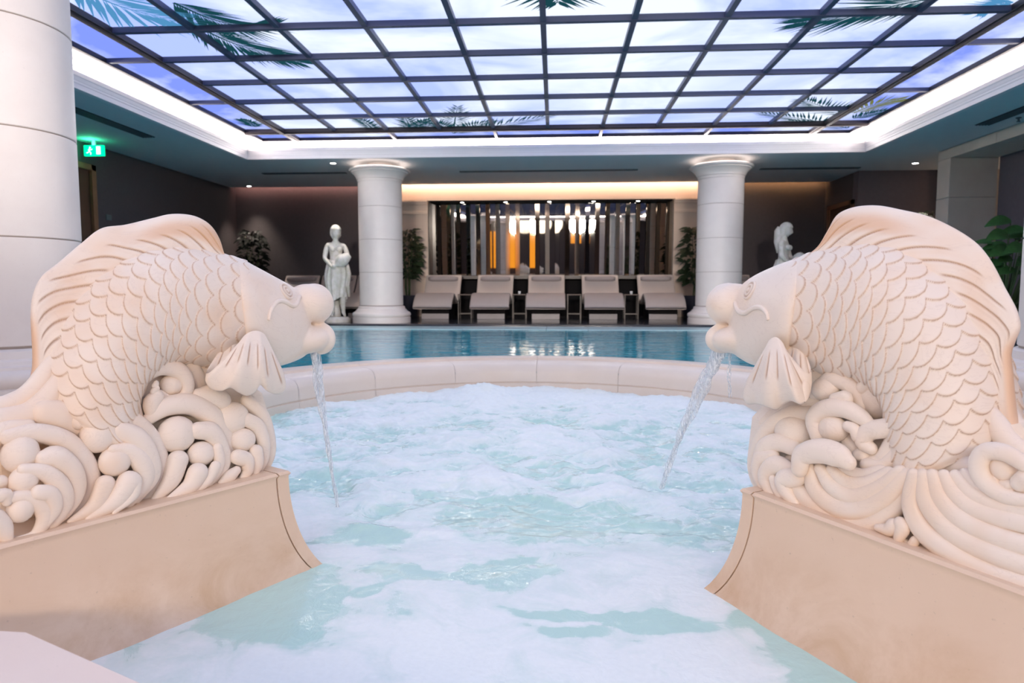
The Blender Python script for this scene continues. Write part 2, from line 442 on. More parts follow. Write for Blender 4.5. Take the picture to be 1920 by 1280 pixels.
for i in range(-4, 5):
    x = SX+i*CELL; G().box(x-.025, x+.025, YG0, YG, SZ-.045, SZ+.01).build('glazing_bar', MAT['bar'], sky)
for j in range(1, NY):
    y = YG-j*CELL; G().box(SX-XE, SX+XE, y-.025, y+.025, SZ-.05, SZ+.01).build('glazing_bar', MAT['bar'], sky)
for s in (-1, 1):
    x = SX+s*XE; G().box(x-.045, x+.045, YG0, YG+BW, SZ-.055, SZ+.012).box(x-.025, x+.025, YG0, YG+BW, SZ-.072, SZ-.05).build('beam', MAT['beam'], sky, bevel=.005)
    x = SX+s*(XE+BW); G().box(x-.03, x+.03, YG0, YG+BW, SZ-.05, SZ+.05).build('frame_beam', MAT['beam'], sky, bevel=.005)
    for j in range(1, 10):
        y = YG-2*j*CELL; xa, xb = sorted((SX+s*XE, SX+s*(XE+BW))); G().box(xa, xb, y-.02, y+.02, SZ-.045, SZ+.01).build('glazing_bar', MAT['bar'], sky)
G().box(SX-XE-BW, SX+XE+BW, YG-.045, YG+.045, SZ-.055, SZ+.012).box(SX-XE-BW, SX+XE+BW, YG-.025, YG+.025, SZ-.072, SZ-.05).build('beam', MAT['beam'], sky, bevel=.005)
G().box(SX-XE-BW, SX+XE+BW, YG+BW-.03, YG+BW+.03, SZ-.05, SZ+.05).build('frame_beam', MAT['beam'], sky, bevel=.005)
G().box(SX-XE-BW, SX+XE+BW, YG0-.045, YG0+.045, SZ-.11, SZ+.05).build('beam', MAT['beam'], sky, bevel=.005)
for i in range(-3, 5, 2):
    x = SX+(i)*CELL; G().box(x-.02, x+.02, YG, YG+BW, SZ-.06, SZ+.01).build('glazing_bar', MAT['beam'], sky)

def sky_pt(px, py):
    d = _F+_R*((px-960)/FPX)+_D*((py-640)/FPX)
    t = (SZ-0.004-CAMZ)/d[2]; return np.array([d[0]*t, d[1]*t, SZ-0.004])
def frond(pts, mat, leaf=0.5, n=26, spread=0.9, lw=0.03, both=True, name='palm_print'):
    P = np.array([sky_pt(*p)[:2] for p in pts]); C_ = cr(P, 40); g = []; q = []; cnt = 0
    T_ = np.gradient(C_, axis=0); T_ /= np.linalg.norm(T_, axis=1)[:, None]
    for i in range(n):
        t = (i+0.5)/n; k = min(39, int(t*39)); b = C_[k]; d = T_[k]
        ln = leaf*(0.45+0.9*math.sin(math.pi*min(1, 0.25+0.75*t)))*random.uniform(.8, 1.15)
        for s in ((-1, 1) if both else (1,)):
            a = s*spread*(1-0.45*t)*random.uniform(.85, 1.1); ca, sa = math.cos(a), math.sin(a)
            e = np.array([d[0]*ca-d[1]*sa, d[0]*sa+d[1]*ca]); nrm = np.array([-e[1], e[0]])
            p0, p1, p2, p3 = b, b+e*ln*.35+nrm*lw, b+e*ln, b+e*ln*.35-nrm*lw
            g += [(*p, SZ-0.004) for p in (p0, p1, p2, p3)]; q.append((cnt, cnt+1, cnt+2, cnt+3)); cnt += 4
    for k in range(39):
        nrm = np.array([-T_[k][1], T_[k][0]])*0.018*(1-k/45)
        g += [(*(C_[k]+nrm), SZ-.0045), (*(C_[k+1]+nrm), SZ-.0045), (*(C_[k+1]-nrm), SZ-.0045), (*(C_[k]-nrm), SZ-.0045)]
        q.append((cnt, cnt+1, cnt+2, cnt+3)); cnt += 4
    o = mk(name, g, q, mat, sky, smooth=False); o['kind'] = 'stuff'; return o
frond([(325, 5), (395, 35), (455, 48), (520, 44)], MAT['palm'], 0.40, 40, 0.75, .017)
frond([(350, 40), (430, 78), (500, 100), (566, 118)], MAT['palm'], 0.46, 44, 0.7, .017)
frond([(130, -30), (220, 10), (300, 32), (350, 48)], MAT['palm_blue'], 0.5, 26, 0.8, 0.02)
frond([(1040, -60), (1042, -20), (1045, 6)], MAT['palm'], 0.42, 16, 1.1, 0.02)
frond([(1780, -10), (1690, 8), (1600, 28), (1488, 44)], MAT['palm'], 0.46, 44, 0.7, .017)
for pts, lf, m_ in (([(850, 248), (853, 225), (858, 200)], .30, 'palm'), ([(850, 248), (820, 232), (790, 228)], .28, 'palm'), ([(850, 250), (885, 236), (925, 226)], .28, 'palm'),
                    ([(880, 246), (950, 232), (1035, 216)], .34, 'palm'), ([(770, 244), (765, 230), (756, 216)], .24, 'palm'), ([(770, 244), (785, 232), (806, 224)], .24, 'palm'),
                    ([(700, 242), (685, 230), (664, 220)], .22, 'palm'), ([(480, 238), (468, 230), (452, 224)], .20, 'palm'),
                    ([(1590, 214), (1545, 200), (1502, 186)], .34, 'palm'), ([(1560, 232), (1500, 222), (1428, 212)], .32, 'palm'), ([(1590, 240), (1540, 232), (1480, 226)], .26, 'palm'),
                    ([(1600, 212), (1640, 196), (1690, 186)], .34, 'palm_olive'), ([(1600, 222), (1640, 212), (1680, 204)], .24, 'palm'),
                    ([(1900, 4), (1870, 10), (1840, 22)], .22, 'palm_blue')):
    frond(pts, MAT[m_], lf, 20, 0.9, 0.016)

# linear cove lights over the back wall
led = G().box(X0-3.4, X0+3.4, 13.13, 13.16, 2.63, 2.67).build('wall_wash_light', MAT['warm_led']); tag(led, 'warm strip light washing the pale wall above the mirrors', 'light strip')
led2 = G().box(WL+.05, X0-3.5, 13.31, 13.34, 2.63, 2.65).build('wall_wash_light', MAT['pink_led']); tag(led2, 'pinkish strip light along the top of the dark left bay', 'light strip')
led3 = G().box(X0+3.5, 5.15, 13.31, 13.34, 2.63, 2.65).build('wall_wash_light', emit('amber_led', (1.0, .52, .22), 18.0)); tag(led3, 'amber strip light along the top of the dark right bay', 'light strip')
S(G().box(WL, 8.4, 13.1, 14.2, 2.74, 2.78).build('trim_4', MAT['ceiling']))

# floors
S(G().box(WL, 8.4, 10.5, 14.2, -0.5, 0.0).build('floor', MAT['darkfloor'], bevel=0.01))
S(G().box(WL, X0-4.85, 4.3, 10.5, -0.5, 0.0).build('floor_left', MAT['darkfloor']))
S(G().box(X0+4.85, 8.4, 4.3, 10.5, -0.5, 0.0).build('floor_right', MAT['darkfloor']))
JX, JY = -0.12, 3.07; RI, RO = 1.45, 1.83
fv, ff = [], []
for i in range(int((8.4-WL)/0.1)+1):
    for j in range(int((4.3-YN)/0.1)+1):
        x, y = WL+i*0.1, YN+j*0.1
        if math.hypot(x-JX, y-JY) < 1.55 or (0.1 < y < 1.9 and -.758+(y-1.635)*.623-.03 < x < .538-(y-1.551)*.549+.03): continue
        k = len(fv); fv += [(x-.05, y-.05, 0), (x+.05, y-.05, 0), (x+.05, y+.05, 0), (x-.05, y+.05, 0)]; ff.append((k, k+1, k+2, k+3))
bmf = bmesh.new(); vs = [bmf.verts.new(p) for p in fv]
for q in ff: bmf.faces.new([vs[i] for i in q])
bmesh.ops.remove_doubles(bmf, verts=bmf.verts, dist=0.001)
mef = bpy.data.meshes.new('floor_near'); bmf.to_mesh(mef); bmf.free(); mef.materials.append(MAT['floor'])
of = bpy.data.objects.new('floor_near', mef); COL.objects.link(of); S(of)
S(G().box(WL, JX-1.5, 4.0, 4.3, -0.5, -0.001).box(JX+1.5, 8.4, 4.0, 4.3, -0.5, -0.001).build('floor_near_kerb', MAT['floor']))

# pool
pv, pf_ = [], []
pa = np.linspace(math.radians(-40), math.radians(220), 90); k = 0
for q in range(90):
    ca, sa = math.cos(pa[q]), math.sin(pa[q])
    ts = [t for t in (((4.85 if ca > 0 else -4.85)/ca if abs(ca) > 1e-6 else 99), ((10.5-JY)/sa if sa > 1e-6 else 99)) if t > 0]
    ro = min(ts); pv += [(JX+1.7*ca, JY+1.7*sa, -.038), (JX+ro*ca, JY+ro*sa, -.038)]
pf_ = [(2*i, 2*i+1, 2*i+3, 2*i+2) for i in range(89)]
pc = [(JX+4.85, 10.5), (JX-4.85, 10.5)]
for cx, cy in pc:
    i = min(range(89), key=lambda i: abs(math.atan2(cy-JY, cx-JX)-(pa[i]+pa[i+1])/2)); pv.append((cx, cy, -.038)); pf_.append((2*i+1, len(pv)-1, 2*i+3))
pw = mk('pool_water', pv, pf_, MAT['pool'], None, False)
tag(pw, 'calm turquoise pool water behind the round spa', 'water', kind='stuff')
pl = thing('pool_ledge', 'pale tiled ledge just under the far edge of the pool', 'ledge', L(X0, 10.1, -0.05))
for i in range(16):
    a = X0-4.85+i*9.7/16; G().box(a+.004, a+9.7/16-.004, 9.72, 10.49, -0.09, -0.0335).build('ledge_tile', plain('ledge_tile', (0.50, 0.72, 0.74), 0.25, var=.15) if i == 0 else bpy.data.materials['ledge_tile'], pl)

# ------------------------------------------------------------------ columns
def make_column(label):
    t = thing('column', label, 'column', L(0, 0, 0), 'white stone columns')
    r = 0.352
    base = [(0.0, 0), (0.470, 0), (0.470, 0.085), (0.455, 0.092), (0.468, 0.105), (0.476, 0.13), (0.470, 0.155), (0.452, 0.172), (0.432, 0.176), (0.430, 0.19), (0.412, 0.196), (0.405, 0.215), (0.385, 0.225), (0.378, 0.262), (r+.006, 0.272), (0.0, 0.272)]
    G().lathe(base, 64).build('base', MAT['column'], t, True, True, auto=35)
    G().lathe([(r-.008, .26), (r-.008, 2.45)], 64).build('core', MAT['joint'], t, True, True)
    zs = [0.274, 0.805-.53+.0, 0.815, 1.345, 1.865]
    for z0, z1 in ((0.276, 0.282), (0.284, 0.812), (0.818, 1.337), (1.343, 1.862), (1.868, 2.26)):
        if z1-z0 < 0.05: continue
        G().lathe([(r-.01, z0), (r-.003, z0), (r, z0+.004), (r, z0+.008), (r, z0+.016), (r, z1-.016), (r, z1-.008), (r, z1-.004), (r-.003, z1), (r-.01, z1)], 64).build('drum', MAT['column'], t, True, True, auto=35)
    cap = [(r-.01, 2.262), (r+.004, 2.262), (r+.006, 2.30), (r+.02, 2.306), (r+.02, 2.325), (r+.028, 2.34), (r+.05, 2.375), (r+.085, 2.41), (r+.10, 2.418), (r+.10, 2.43), (r+.13, 2.44), (r+.138, 2.455), (r+.13, 2.468), (r+.06, 2.47), (0.2, 2.47), (0.2, 2.57)]
    G().lathe(cap, 64).build('capital', MAT['column'], t, True, True, auto=35)
    G().lathe([(r+.02, 2.474), (r+.09, 2.474), (r+.09, 2.486), (r+.02, 2.486), (r+.02, 2.474)], 48).build('ring_light', emit('column_ring_led', (1.0, .80, .72), 1.6) if 'column_ring_led' not in bpy.data.materials else bpy.data.materials['column_ring_led'], t, True, True)
    return t
col0 = make_column('white stone column standing left of the five mirror loungers')
col0.matrix_world = L(X0-2.73, 11.0, 0); MW[col0.name] = L(X0-2.73, 11.0, 0)
for x, y, lab in ((X0+2.73, 11.0, 'white stone column standing right of the five mirror loungers'),
                  (X0-2.74, 3.35, 'nearest stone column at the left edge behind the carved fish'),
                  (X0+2.74, 3.35, 'stone column at the right edge, only its moulded base in view'),
                  (X0-2.74, -4.3, None), (X0+2.74, -4.3, None)):
    c_ = copy_tree(col0, L(x, y, 0))
    c_['label'] = lab or 'stone column behind the viewer, seen only in the mirrors'

# ------------------------------------------------------------------ mirror screen
ms = thing('mirror_screen', 'wall screen of narrow mirror and bronze strips behind the loungers', 'mirror', L(0, 13.8, 0.8))
n = 24; per = (MR_-ML)/n
for i in range(n):
    xc = ML+(i+.5)*per
    for nm, dx, wd_, yy, an, mt_ in (('mirror_strip', -.22, .54, 13.815, random.choice((-1.2, -.4, .3, .9)), 'mirror'), ('bronze_strip', .28, .44, 13.79, -24+48*i/(n-1)+random.uniform(-9, 9), 'bronze' if i % 3 else 'mirror')):
        g = G().cbox((0, 0, 0), (per*wd_, .01, 1.48)); Rm = np.array(Matrix.Rotation(math.radians(an), 3, 'Z') @ Matrix.Rotation(math.radians(1.8), 3, 'X'))
        mk(nm, g.v[0]@Rm.T+np.array([xc+per*dx, yy, 1.54]), g.f, MAT[mt_], ms, False)
G().box(ML, MR_, 13.84, 13.9, 0, 2.3).build('backing', MAT['black'], ms)
G().box(ML, MR_, 13.55, 13.84, 0.74, 0.81).build('sill', MAT['brass'], ms, bevel=.006)
for s, nm in ((ML, 0), (MR_-.02, 1)): G().box(s, s+.02, 13.42, 13.84, 0, MT).build('side_frame', MAT['brass'], ms)
S(G().box(ML, MR_, 13.42, 13.84, MT-.012, MT).build('ceiling_recess', MAT['black']))

def downlight(x, y, z, r, label, power=None, spot=1.2, col=(1, .86, .74)):
    t = thing('downlight', label, 'downlight', L(x, y, z), 'recessed ceiling downlights')
    G().lathe([(r*.75, .0), (r, -.004), (r*1.05, .0)], 20).build('trim_ring', MAT['white'], t, True, True)
    G().lathe([(0.0, -.002), (r*.78, -.002)], 20).build('lens', MAT['lamp'], t, False, True)
    if power:
        ld = bpy.data.lights.new('spot', 'SPOT'); ld.energy = power; ld.spot_size = spot; ld.spot_blend = 0.7; ld.color = col; ld.shadow_soft_size = 0.10
        lo = bpy.data.objects.new('spot', ld); COL.objects.link(lo); lo.parent = t; lo.location = (0, 0, -0.02)
    return t
for i, px in enumerate(('first', 'second', 'third', 'fourth', 'fifth')):
    downlight(-1.86+i*0.873, 13.60, MT-.014, .045, f'{px} downlight from the left above the mirror screen', 30)
downlight(-3.58, 10.88, ZC, .055, 'downlight in the soffit beside the left far column', 40)
downlight(-6.05, 13.2, ZC, .05, 'downlight in the corner over the dark left plant', 60, 1.3)
downlight(5.80, 11.47, ZC, .055, 'downlight in the soffit near the lilac wall', 70)
# slotted air vents
def vent(x0, x1, y0, y1, label):
    t = thing('air_vent', label, 'vent', L((x0+x1)/2, (y0+y1)/2, ZC), 'slotted ceiling air vents')
    G().box(x0, x1, y0, y1, ZC-.004, ZC+.001).build('backing', MAT['black'], t)
    long_x = (x1-x0) > (y1-y0)
    for k in range(5):
        f_ = (k+.5)/5
        if long_x: yy = y0+f_*(y1-y0); G().box(x0, x1, yy-.006, yy+.006, ZC-.012, ZC-.003).build('slat', MAT['vent'], t)
        else: xx = x0+f_*(x1-x0); G().box(xx-.006, xx+.006, y0, y1, ZC-.012, ZC-.003).build('slat', MAT['vent'], t)
vent(-5.50, -5.32, 5.4, 8.86, 'long slotted vent in the left soffit near the exit sign')
vent(-5.13, -3.64, 11.70, 11.82, 'slotted vent in front of the dark left bay')
vent(-1.65, 1.40, 11.72, 11.84, 'slotted vent above the five loungers')
vent(3.45, 5.08, 11.76, 11.88, 'slotted vent in front of the dark right bay')
vent(5.16, 5.34, 6.3, 8.85, 'slotted vent in the right soffit above the stone lintel')
sp = thing('sprinkler_head', 'small sprinkler head in the right soffit near the vent', 'sprinkler', L(5.45, 8.5, ZC))
G().lathe([(0, 0), (.03, 0), (.03, -.01), (.012, -.014), (.012, -.04), (.022, -.045), (.022, -.05), (0, -.05)], 12).build('body', MAT['vent'], sp, True, True)

# exit sign
ex = thing('exit_sign', 'green lit exit sign hanging from the left soffit', 'sign', L(-6.25, 9.0, 2.40))
G().box(-6.42, -6.14, 8.99, 9.03, 2.36, 2.505).build('housing', MAT['green'], ex, bevel=.006)
G().box(-6.30, -6.26, 8.995, 9.025, 2.505, ZC).build('bracket', MAT['white'], ex)
G().box(-6.235, -6.18, 8.983, 8.99, 2.38, 2.485).build('door_symbol', MAT['exit_white'], ex)
man = G().ell((-6.325, 8.986, 2.47), (.013, .004, .013)).tube([(-6.33, 8.986, 2.455), (-6.335, 8.986, 2.42)], .010, 6).tube([(-6.335, 8.986, 2.42), (-6.315, 8.986, 2.40), (-6.32, 8.986, 2.375)], .006, 6).tube([(-6.335, 8.986, 2.42), (-6.355, 8.986, 2.405), (-6.375, 8.986, 2.40)], .006, 6).tube([(-6.33, 8.986, 2.45), (-6.305, 8.986, 2.44), (-6.295, 8.986, 2.452)], .005, 6).tube([(-6.33, 8.986, 2.45), (-6.352, 8.986, 2.435)], .005, 6)
man.build('running_man_symbol', MAT['exit_white'], ex, True)
pl_ = bpy.data.lights.new('glow', 'POINT'); pl_.energy = 1.2; pl_.color = (.05, 1, .45); pl_.shadow_soft_size = .05
po = bpy.data.objects.new('glow', pl_); COL.objects.link(po); po.location = (-6.28, 8.93, 2.5)
# doors
d1 = S(G().box(WL-.02, WL+.012, 8.1, 9.18, 0, 2.2).build('door_1', MAT['wood'])); 
f1 = G().box(WL, WL+.05, 9.18, 9.27, 0, 2.28).box(WL, WL+.05, 8.0, 8.1, 0, 2.28).box(WL, WL+.05, 8.0, 9.27, 2.2, 2.28).build('door_frame', MAT['woodtrim'], None); S(f1); f1.parent = d1
d2 = S(G().box(5.185, 5.21, 12.32, 13.25, 0, 2.02).build('door_2', MAT['wood']))
f2 = G().box(5.16, 5.2, 12.24, 12.32, 0, 2.1).box(5.16, 5.2, 13.25, 13.33, 0, 2.1).box(5.16, 5.2, 12.24, 13.33, 2.02, 2.1).build('door_frame', MAT['woodtrim'], None); S(f2); f2.parent = d2
sw = G().box(WL, WL+.012, 9.5, 9.62, 1.55, 1.63).build('wall_plate', MAT['vent'], None, bevel=.003); tag(sw, 'small wall plate on the dark left wall', 'switch')
# glazed passage beside the pier: door post and small lamps
S(G().box(6.50, 6.56, 12.05, 12.14, 0, 2.57).build('trim_5', MAT['black']))
for (x, y, z, r, lab) in ((6.72, 11.9, 2.30, .012, 'tiny pendant spark leftmost beside the stone pier'), (6.86, 11.9, 2.42, .014, 'tiny pendant spark between two others beside the pier'), (7.00, 11.9, 2.45, .020, 'brightest tiny pendant spark beside the pier'), (6.98, 11.8, 1.98, .035, 'small glowing globe lamp at the pier edge'), (6.35, 11.5, 1.58, .03, 'small lamp glowing in the bush behind the right fish')):
    t = thing('globe_lamp', lab, 'lamp', L(x, y, z)); G().ell((0, 0, 0), (r, r, r), 12, 8).build('globe', MAT['warm_led'], t, True, True)
    G().tube([(0, 0, r), (0, 0, ZC-z)] if z > 1.8 else [(0, 0, -r), (0, 0, -z)], .004, 6).build('rod', MAT['brass'], t, True, True)
# lounge wall behind the viewer (seen in the mirrors): amber onyx panels
for i in range(3):
    o = G().box(-3.9+i*.75, -3.25+i*.75, YN+.01, YN+.05, .3, 2.1).build('amber_wall_light', MAT['amber']); tag(o, f'{("left", "middle", "right")[i]} tall backlit amber wall light reflected in the mirrors', 'lamp')
for i in range(2):
    o = G().box(1.4+i*.9, 1.9+i*.9, YN+.01, YN+.05, 1.5, 2.0).build('amber_wall_light', MAT['amber']); tag(o, f'{("left", "right")[i]} small amber wall lamp reflected in the mirrors', 'lamp')

# ------------------------------------------------------------------ loungers and tables
def slab(profile, th, w, nn=40):
    """swept cushion: profile (y,z) centre line, thickness th, width w"""
    P = cr(np.array(profile, float), nn); T_ = np.gradient(P, axis=0); T_ /= np.linalg.norm(T_, axis=1)[:, None]
    Nn = np.stack([-T_[:, 1], T_[:, 0]], 1)
    sec = []
    for k in range(24):
        a = 2*math.pi*k/24; ca, sa = math.cos(a), math.sin(a)
        sec.append((math.copysign(abs(ca)**0.16, ca)*w/2, math.copysign(abs(sa)**0.45, sa)*th/2))
    v = []
    for i in range(nn):
        e = 1.0 if 0 < i < nn-1 else 0.75
        for x, h in sec: v.append((x, P[i, 0]+Nn[i, 0]*h*e, P[i, 1]+Nn[i, 1]*h*e))
    f = [(i*24+j, i*24+(j+1) % 24, (i+1)*24+(j+1) % 24, (i+1)*24+j) for i in range(nn-1) for j in range(24)]
    f += [tuple(range(24)), tuple((nn-1)*24+j for j in range(23, -1, -1))]
    return v, f
def make_lounger():
    t = thing('chaise_lounger', 'pale chaise lounger', 'lounger', L(0, 0, 0), 'curved chaise loungers')
    prof = [(0.0, .205), (.05, .27), (.16, .36), (.34, .435), (.48, .42), (.66, .33), (.84, .30), (1.0, .36), (1.16, .53), (1.30, .72), (1.36, .80)]
    v, f = slab(prof, .075, .70); mk('cushion', v, f, MAT['leather'], t, True, True)
    b = G(); 
    ys = np.linspace(-.29, .29, 13); rr = .058*np.clip(1-(np.abs(ys)/.30)**10, .6, 1)
    b.tube([(x, 1.245, .745) for x in ys], rr, 16); b.build('bolster', MAT['bolster'], t, True, True)
    for s in (-1, 1): G().tube([(s*.28, 1.36, .80), (s*.28, 1.285, .77)], .006, 6).build('bolster_strap', MAT['bolster'], t, True, True)
    for s in (-1, 1):
        q = np.array([(.30, 0), (1.0, 0), (1.02, .30), (.84, .262), (.66, .29), (.48, .38), (.36, .39)])
        v = [(s*.24-.012, y, z) for y, z in q]+[(s*.24+.012, y, z) for y, z in q]; m_ = len(q)
        f = [tuple(range(m_)), tuple(range(2*m_-1, m_-1, -1))]+[(i, (i+1) % m_, (i+1) % m_+m_, i+m_) for i in range(m_)]
        mk('side_plate', v, f, MAT['black'], t, False, True)
    G().box(-.25, .25, .30, .325, .0, .10).build('front_board', MAT['loungerbase'], t, local=True, bevel=.004)
    G().box(-.24, .24, .34, .36, .10, .385).build('upper_board', MAT['black'], t, local=True)
    G().box(-.25, .25, .95, .975, 0, .29).build('rear_board', MAT['black'], t, local=True)
    return t
lg = make_lounger()
labs = ['leftmost of the five pale chaise loungers before the mirror screen', 'second pale chaise lounger from the left before the mirror screen', 'middle of the five pale chaise loungers before the mirrors', 'fourth pale chaise lounger from the left before the mirrors', 'rightmost of the five pale chaise loungers before the mirror screen']
for i, x in enumerate((-2.17, -1.15, -.16, .87, 1.93)):
    m_ = LR(x, 11.86, 0, 0.0)
    o = lg if i == 0 else copy_tree(lg, m_)
    if i == 0: o.matrix_world = m_; MW[o.name] = m_
    o['label'] = labs[i]
for x, y, rz, lab in ((-5.05, 12.0, 0, 'chaise lounger in the dark left bay, its head showing right of the left fish'), (-4.3, 12.0, 0, 'chaise lounger in the dark left bay behind the jug statue'), (-3.58, 12.0, 0, 'chaise lounger half hidden between the left statue and the left column'), (3.40, 12.0, 0, 'chaise lounger behind the right column, mostly hidden by the right fish')):
    o = copy_tree(lg, LR(x, y, 0, math.radians(rz))); o['label'] = lab
for i, x in enumerate((-1.66, -.65, .36, 1.40)):
    t = thing('side_table', 'brass framed side table, %s of four between the loungers' % ('leftmost', 'second from left', 'third from left', 'rightmost')[i], 'table', L(x, 12.55, 0), 'side tables between the loungers')
    G().box(-.13, .13, -.13, .13, .43, .45).build('top', MAT['wood'], t, local=True, bevel=.003)
    for a in (-.12, .12):
        for b in (-.12, .12): G().box(a-.009, a+.009, b-.009, b+.009, 0, .43).build('leg', MAT['brass'], t, local=True)
    for a in (-.12, .12): G().box(-.12, .12, a-.006, a+.006, .08, .095).build('stretcher', MAT['brass'], t, local=True)
    if i in (1, 3):
        c_ = thing('candle_cup', 'small white candle cup on a side table %s the middle lounger' % ('left of' if i == 1 else 'far right of'), 'cup', L(x, 12.5, .45))
        G().lathe([(0, 0), (.022, 0), (.026, .055), (.022, .055), (.019, .01), (0, .01)], 16).build('cup', MAT['white'], c_, True, True)
        G().lathe([(0, .012), (.017, .012), (.017, .036), (0, .036)], 12).build('candle', MAT['white'], c_, True, True)

# ------------------------------------------------------------------ plants
def leaf_vf(base, d, length, width, up, bend=.35, n=5):
    d = np.array(d, float); d /= np.linalg.norm(d); s = np.cross(d, up); s /= np.linalg.norm(s)+1e-9; nn = np.cross(s, d)
    v = []; f = []
    for i in range(n+1):
        t = i/n; w = width*math.sin(math.pi*min(1, t*.92+.06))**.8*(1-.25*t)
        c_ = np.array(base)+d*length*t-nn*0+np.array([0, 0, -bend*length*t*t])
        v += [c_-s*w+nn*w*.25, c_, c_+s*w+nn*w*.25]
    for i in range(n):
        a = i*3; f += [(a, a+1, a+4, a+3), (a+1, a+2, a+5, a+4)]
    return v, f
def bush(name, label, x, y, z0, h, r, nleaf, mat, lsize, pot=True, cat='plant', base_h=.42, z_lo=.35):
    t = thing(name, label, cat, L(x, y, z0))
    g = G(); st = G()
    for k in range(7):
        a = random.uniform(0, 6.28); p = [(0.03*math.cos(a), .03*math.sin(a), .3 if pot else 0)]
        for q in range(1, 5):
            p.append((r*.55*q/4*math.cos(a)+random.uniform(-.03, .03), r*.55*q/4*math.sin(a)+random.uniform(-.03, .03), (.3 if pot else 0)+(h-.4)*q/4*random.uniform(.75, 1.0)))
        st.tube(p, np.linspace(.012, .004, 5), 6)
    st.build('stem', MAT['stem'], t, True, True)
    for k in range(nleaf):
        a = random.uniform(0, 6.28); tz = random.random(); rr = r*math.sqrt(random.random())*(0.55+0.45*math.sin(math.pi*(tz*.8+.15)))
        b = (rr*math.cos(a), rr*math.sin(a), h*(z_lo+(1-z_lo)*tz)*.97)
        a2 = a+random.uniform(-.8, .8)
        v, f = leaf_vf(b, (math.cos(a2), math.sin(a2), random.uniform(-.3, .7)), lsize*random.uniform(.7, 1.3), lsize*.24, (random.uniform(-.4, .4), -.8, .6), .35, 3); g.add(v, f)
    o = g.build('foliage', mat, t, True, True); o['kind'] = 'stuff'
    if pot: G().lathe([(0, 0), (.17, 0), (.21, base_h), (.19, base_h), (.18, base_h-.03), (0, base_h-.03)], 24).build('pot', MAT['pot'], t, True, True, auto=40)
    return t
bush('potted_plant', 'dark leafy plant in the corner of the left bay', -5.92, 13.0, 0, 1.72, .27, 420, MAT['leaf_black'], .13)
bush('potted_plant', 'tall green plant between the left column and the mirrors', -2.84, 12.98, 0, 1.72, .22, 300, MAT['leaf_dark'], .16, z_lo=.45)
bush('potted_plant', 'tall green plant between the mirrors and the right column', 2.62, 12.98, 0, 1.75, .23, 300, MAT['leaf_dark'], .16, z_lo=.4)
bush('potted_shrub', 'round dark shrub behind the right fish beside the stone pier', 5.98, 11.2, 0, 1.82, .36, 420, MAT['leaf_dark'], .11, base_h=.5, z_lo=.72)
rp = thing('leafy_plant', 'large leaved green plant at the right edge under the lintel', 'plant', L(5.22, 8.3, 0))
G().box(-.25, .9, -.9, .5, 0, .30).build('planter', MAT['pot'], rp, local=True, bevel=.02)
for k in range(40):
    a = random.uniform(0, 6.28); top = random.uniform(.6, 1.22) if k > 3 else (1.33, 1.27, 1.22, 1.18)[k]
    rr = random.uniform(.05, .40); ex_ = (rr*math.cos(a)+.18, rr*math.sin(a)-.2)
    if k == 0: ex_ = (.02, -.1)
    if k == 1: ex_ = (.35, -.1)
    st = G().tube([(ex_[0]*.3, ex_[1]*.3, .28), (ex_[0]*.6, ex_[1]*.6, top*.6), (ex_[0], ex_[1], top)], [.012, .009, .005], 6).build('stalk', MAT['stem'], rp, True, True)
    a2 = a+random.uniform(-.6, .6)
    if k == 0: a2 = math.pi*1.02
    if k == 1: a2 = 0.2
    ln = random.uniform(.22, .36); v, f = leaf_vf((ex_[0], ex_[1], top), (math.cos(a2), math.sin(a2)*.5, .2), ln, ln*.30, (.2*math.sin(k*3.1), -.75, .65), .4, 7)
    mk('leaf', v, f, MAT['leaf'], rp, True, True)
# ------------------------------------------------------------------ spa: rim, ledge, water
rim = thing('spa_rim', 'curved beige stone rim round the bubbling spa', 'spa rim', L(JX, JY, 0))
rp_ = [(RO, -.5), (RO, .066), (RO-.008, .075), (RO-.02, .078), (RO-.165, .078), (RO-.17, .062), (RI+.10, .060), (RI+.06, .056), (RI+.028, .044), (RI+.008, .022), (RI, -.005), (RI, -.062), (RI+.006, -.065), (RI+.006, -.069), (RI-.004, -.072), (RI-.004, -.5)]
NSEG = 14; A0, A1 = math.radians(-62), math.radians(242)
for i in range(NSEG):
    a = A0+(A1-A0)*i/NSEG; b = A0+(A1-A0)*(i+1)/NSEG-.0012
    G().lathe(rp_, 14, (0, 0, 0), a, b).build('rim_stone', MAT['rim'], rim, True, True, auto=50)
lp = [(-.765, .905), (-.507, .787), (-.15, .63), (-.15, .15), (-1.6, .15), (-1.6, .93)]
lv = [(x, y, z) for z in (-.5, .07) for x, y in lp]; k = len(lp)
lo_ = mk('step_ledge', lv, [tuple(range(k-1, -1, -1)), tuple(range(k, 2*k))]+[(i, (i+1) % k, (i+1) % k+k, i+k) for i in range(k)], MAT['ledge'], None, False)
lo_.modifiers.new('bevel', 'BEVEL').width = .006
tag(lo_, 'pale marble step ledge at the foot of the left plinth', 'ledge')

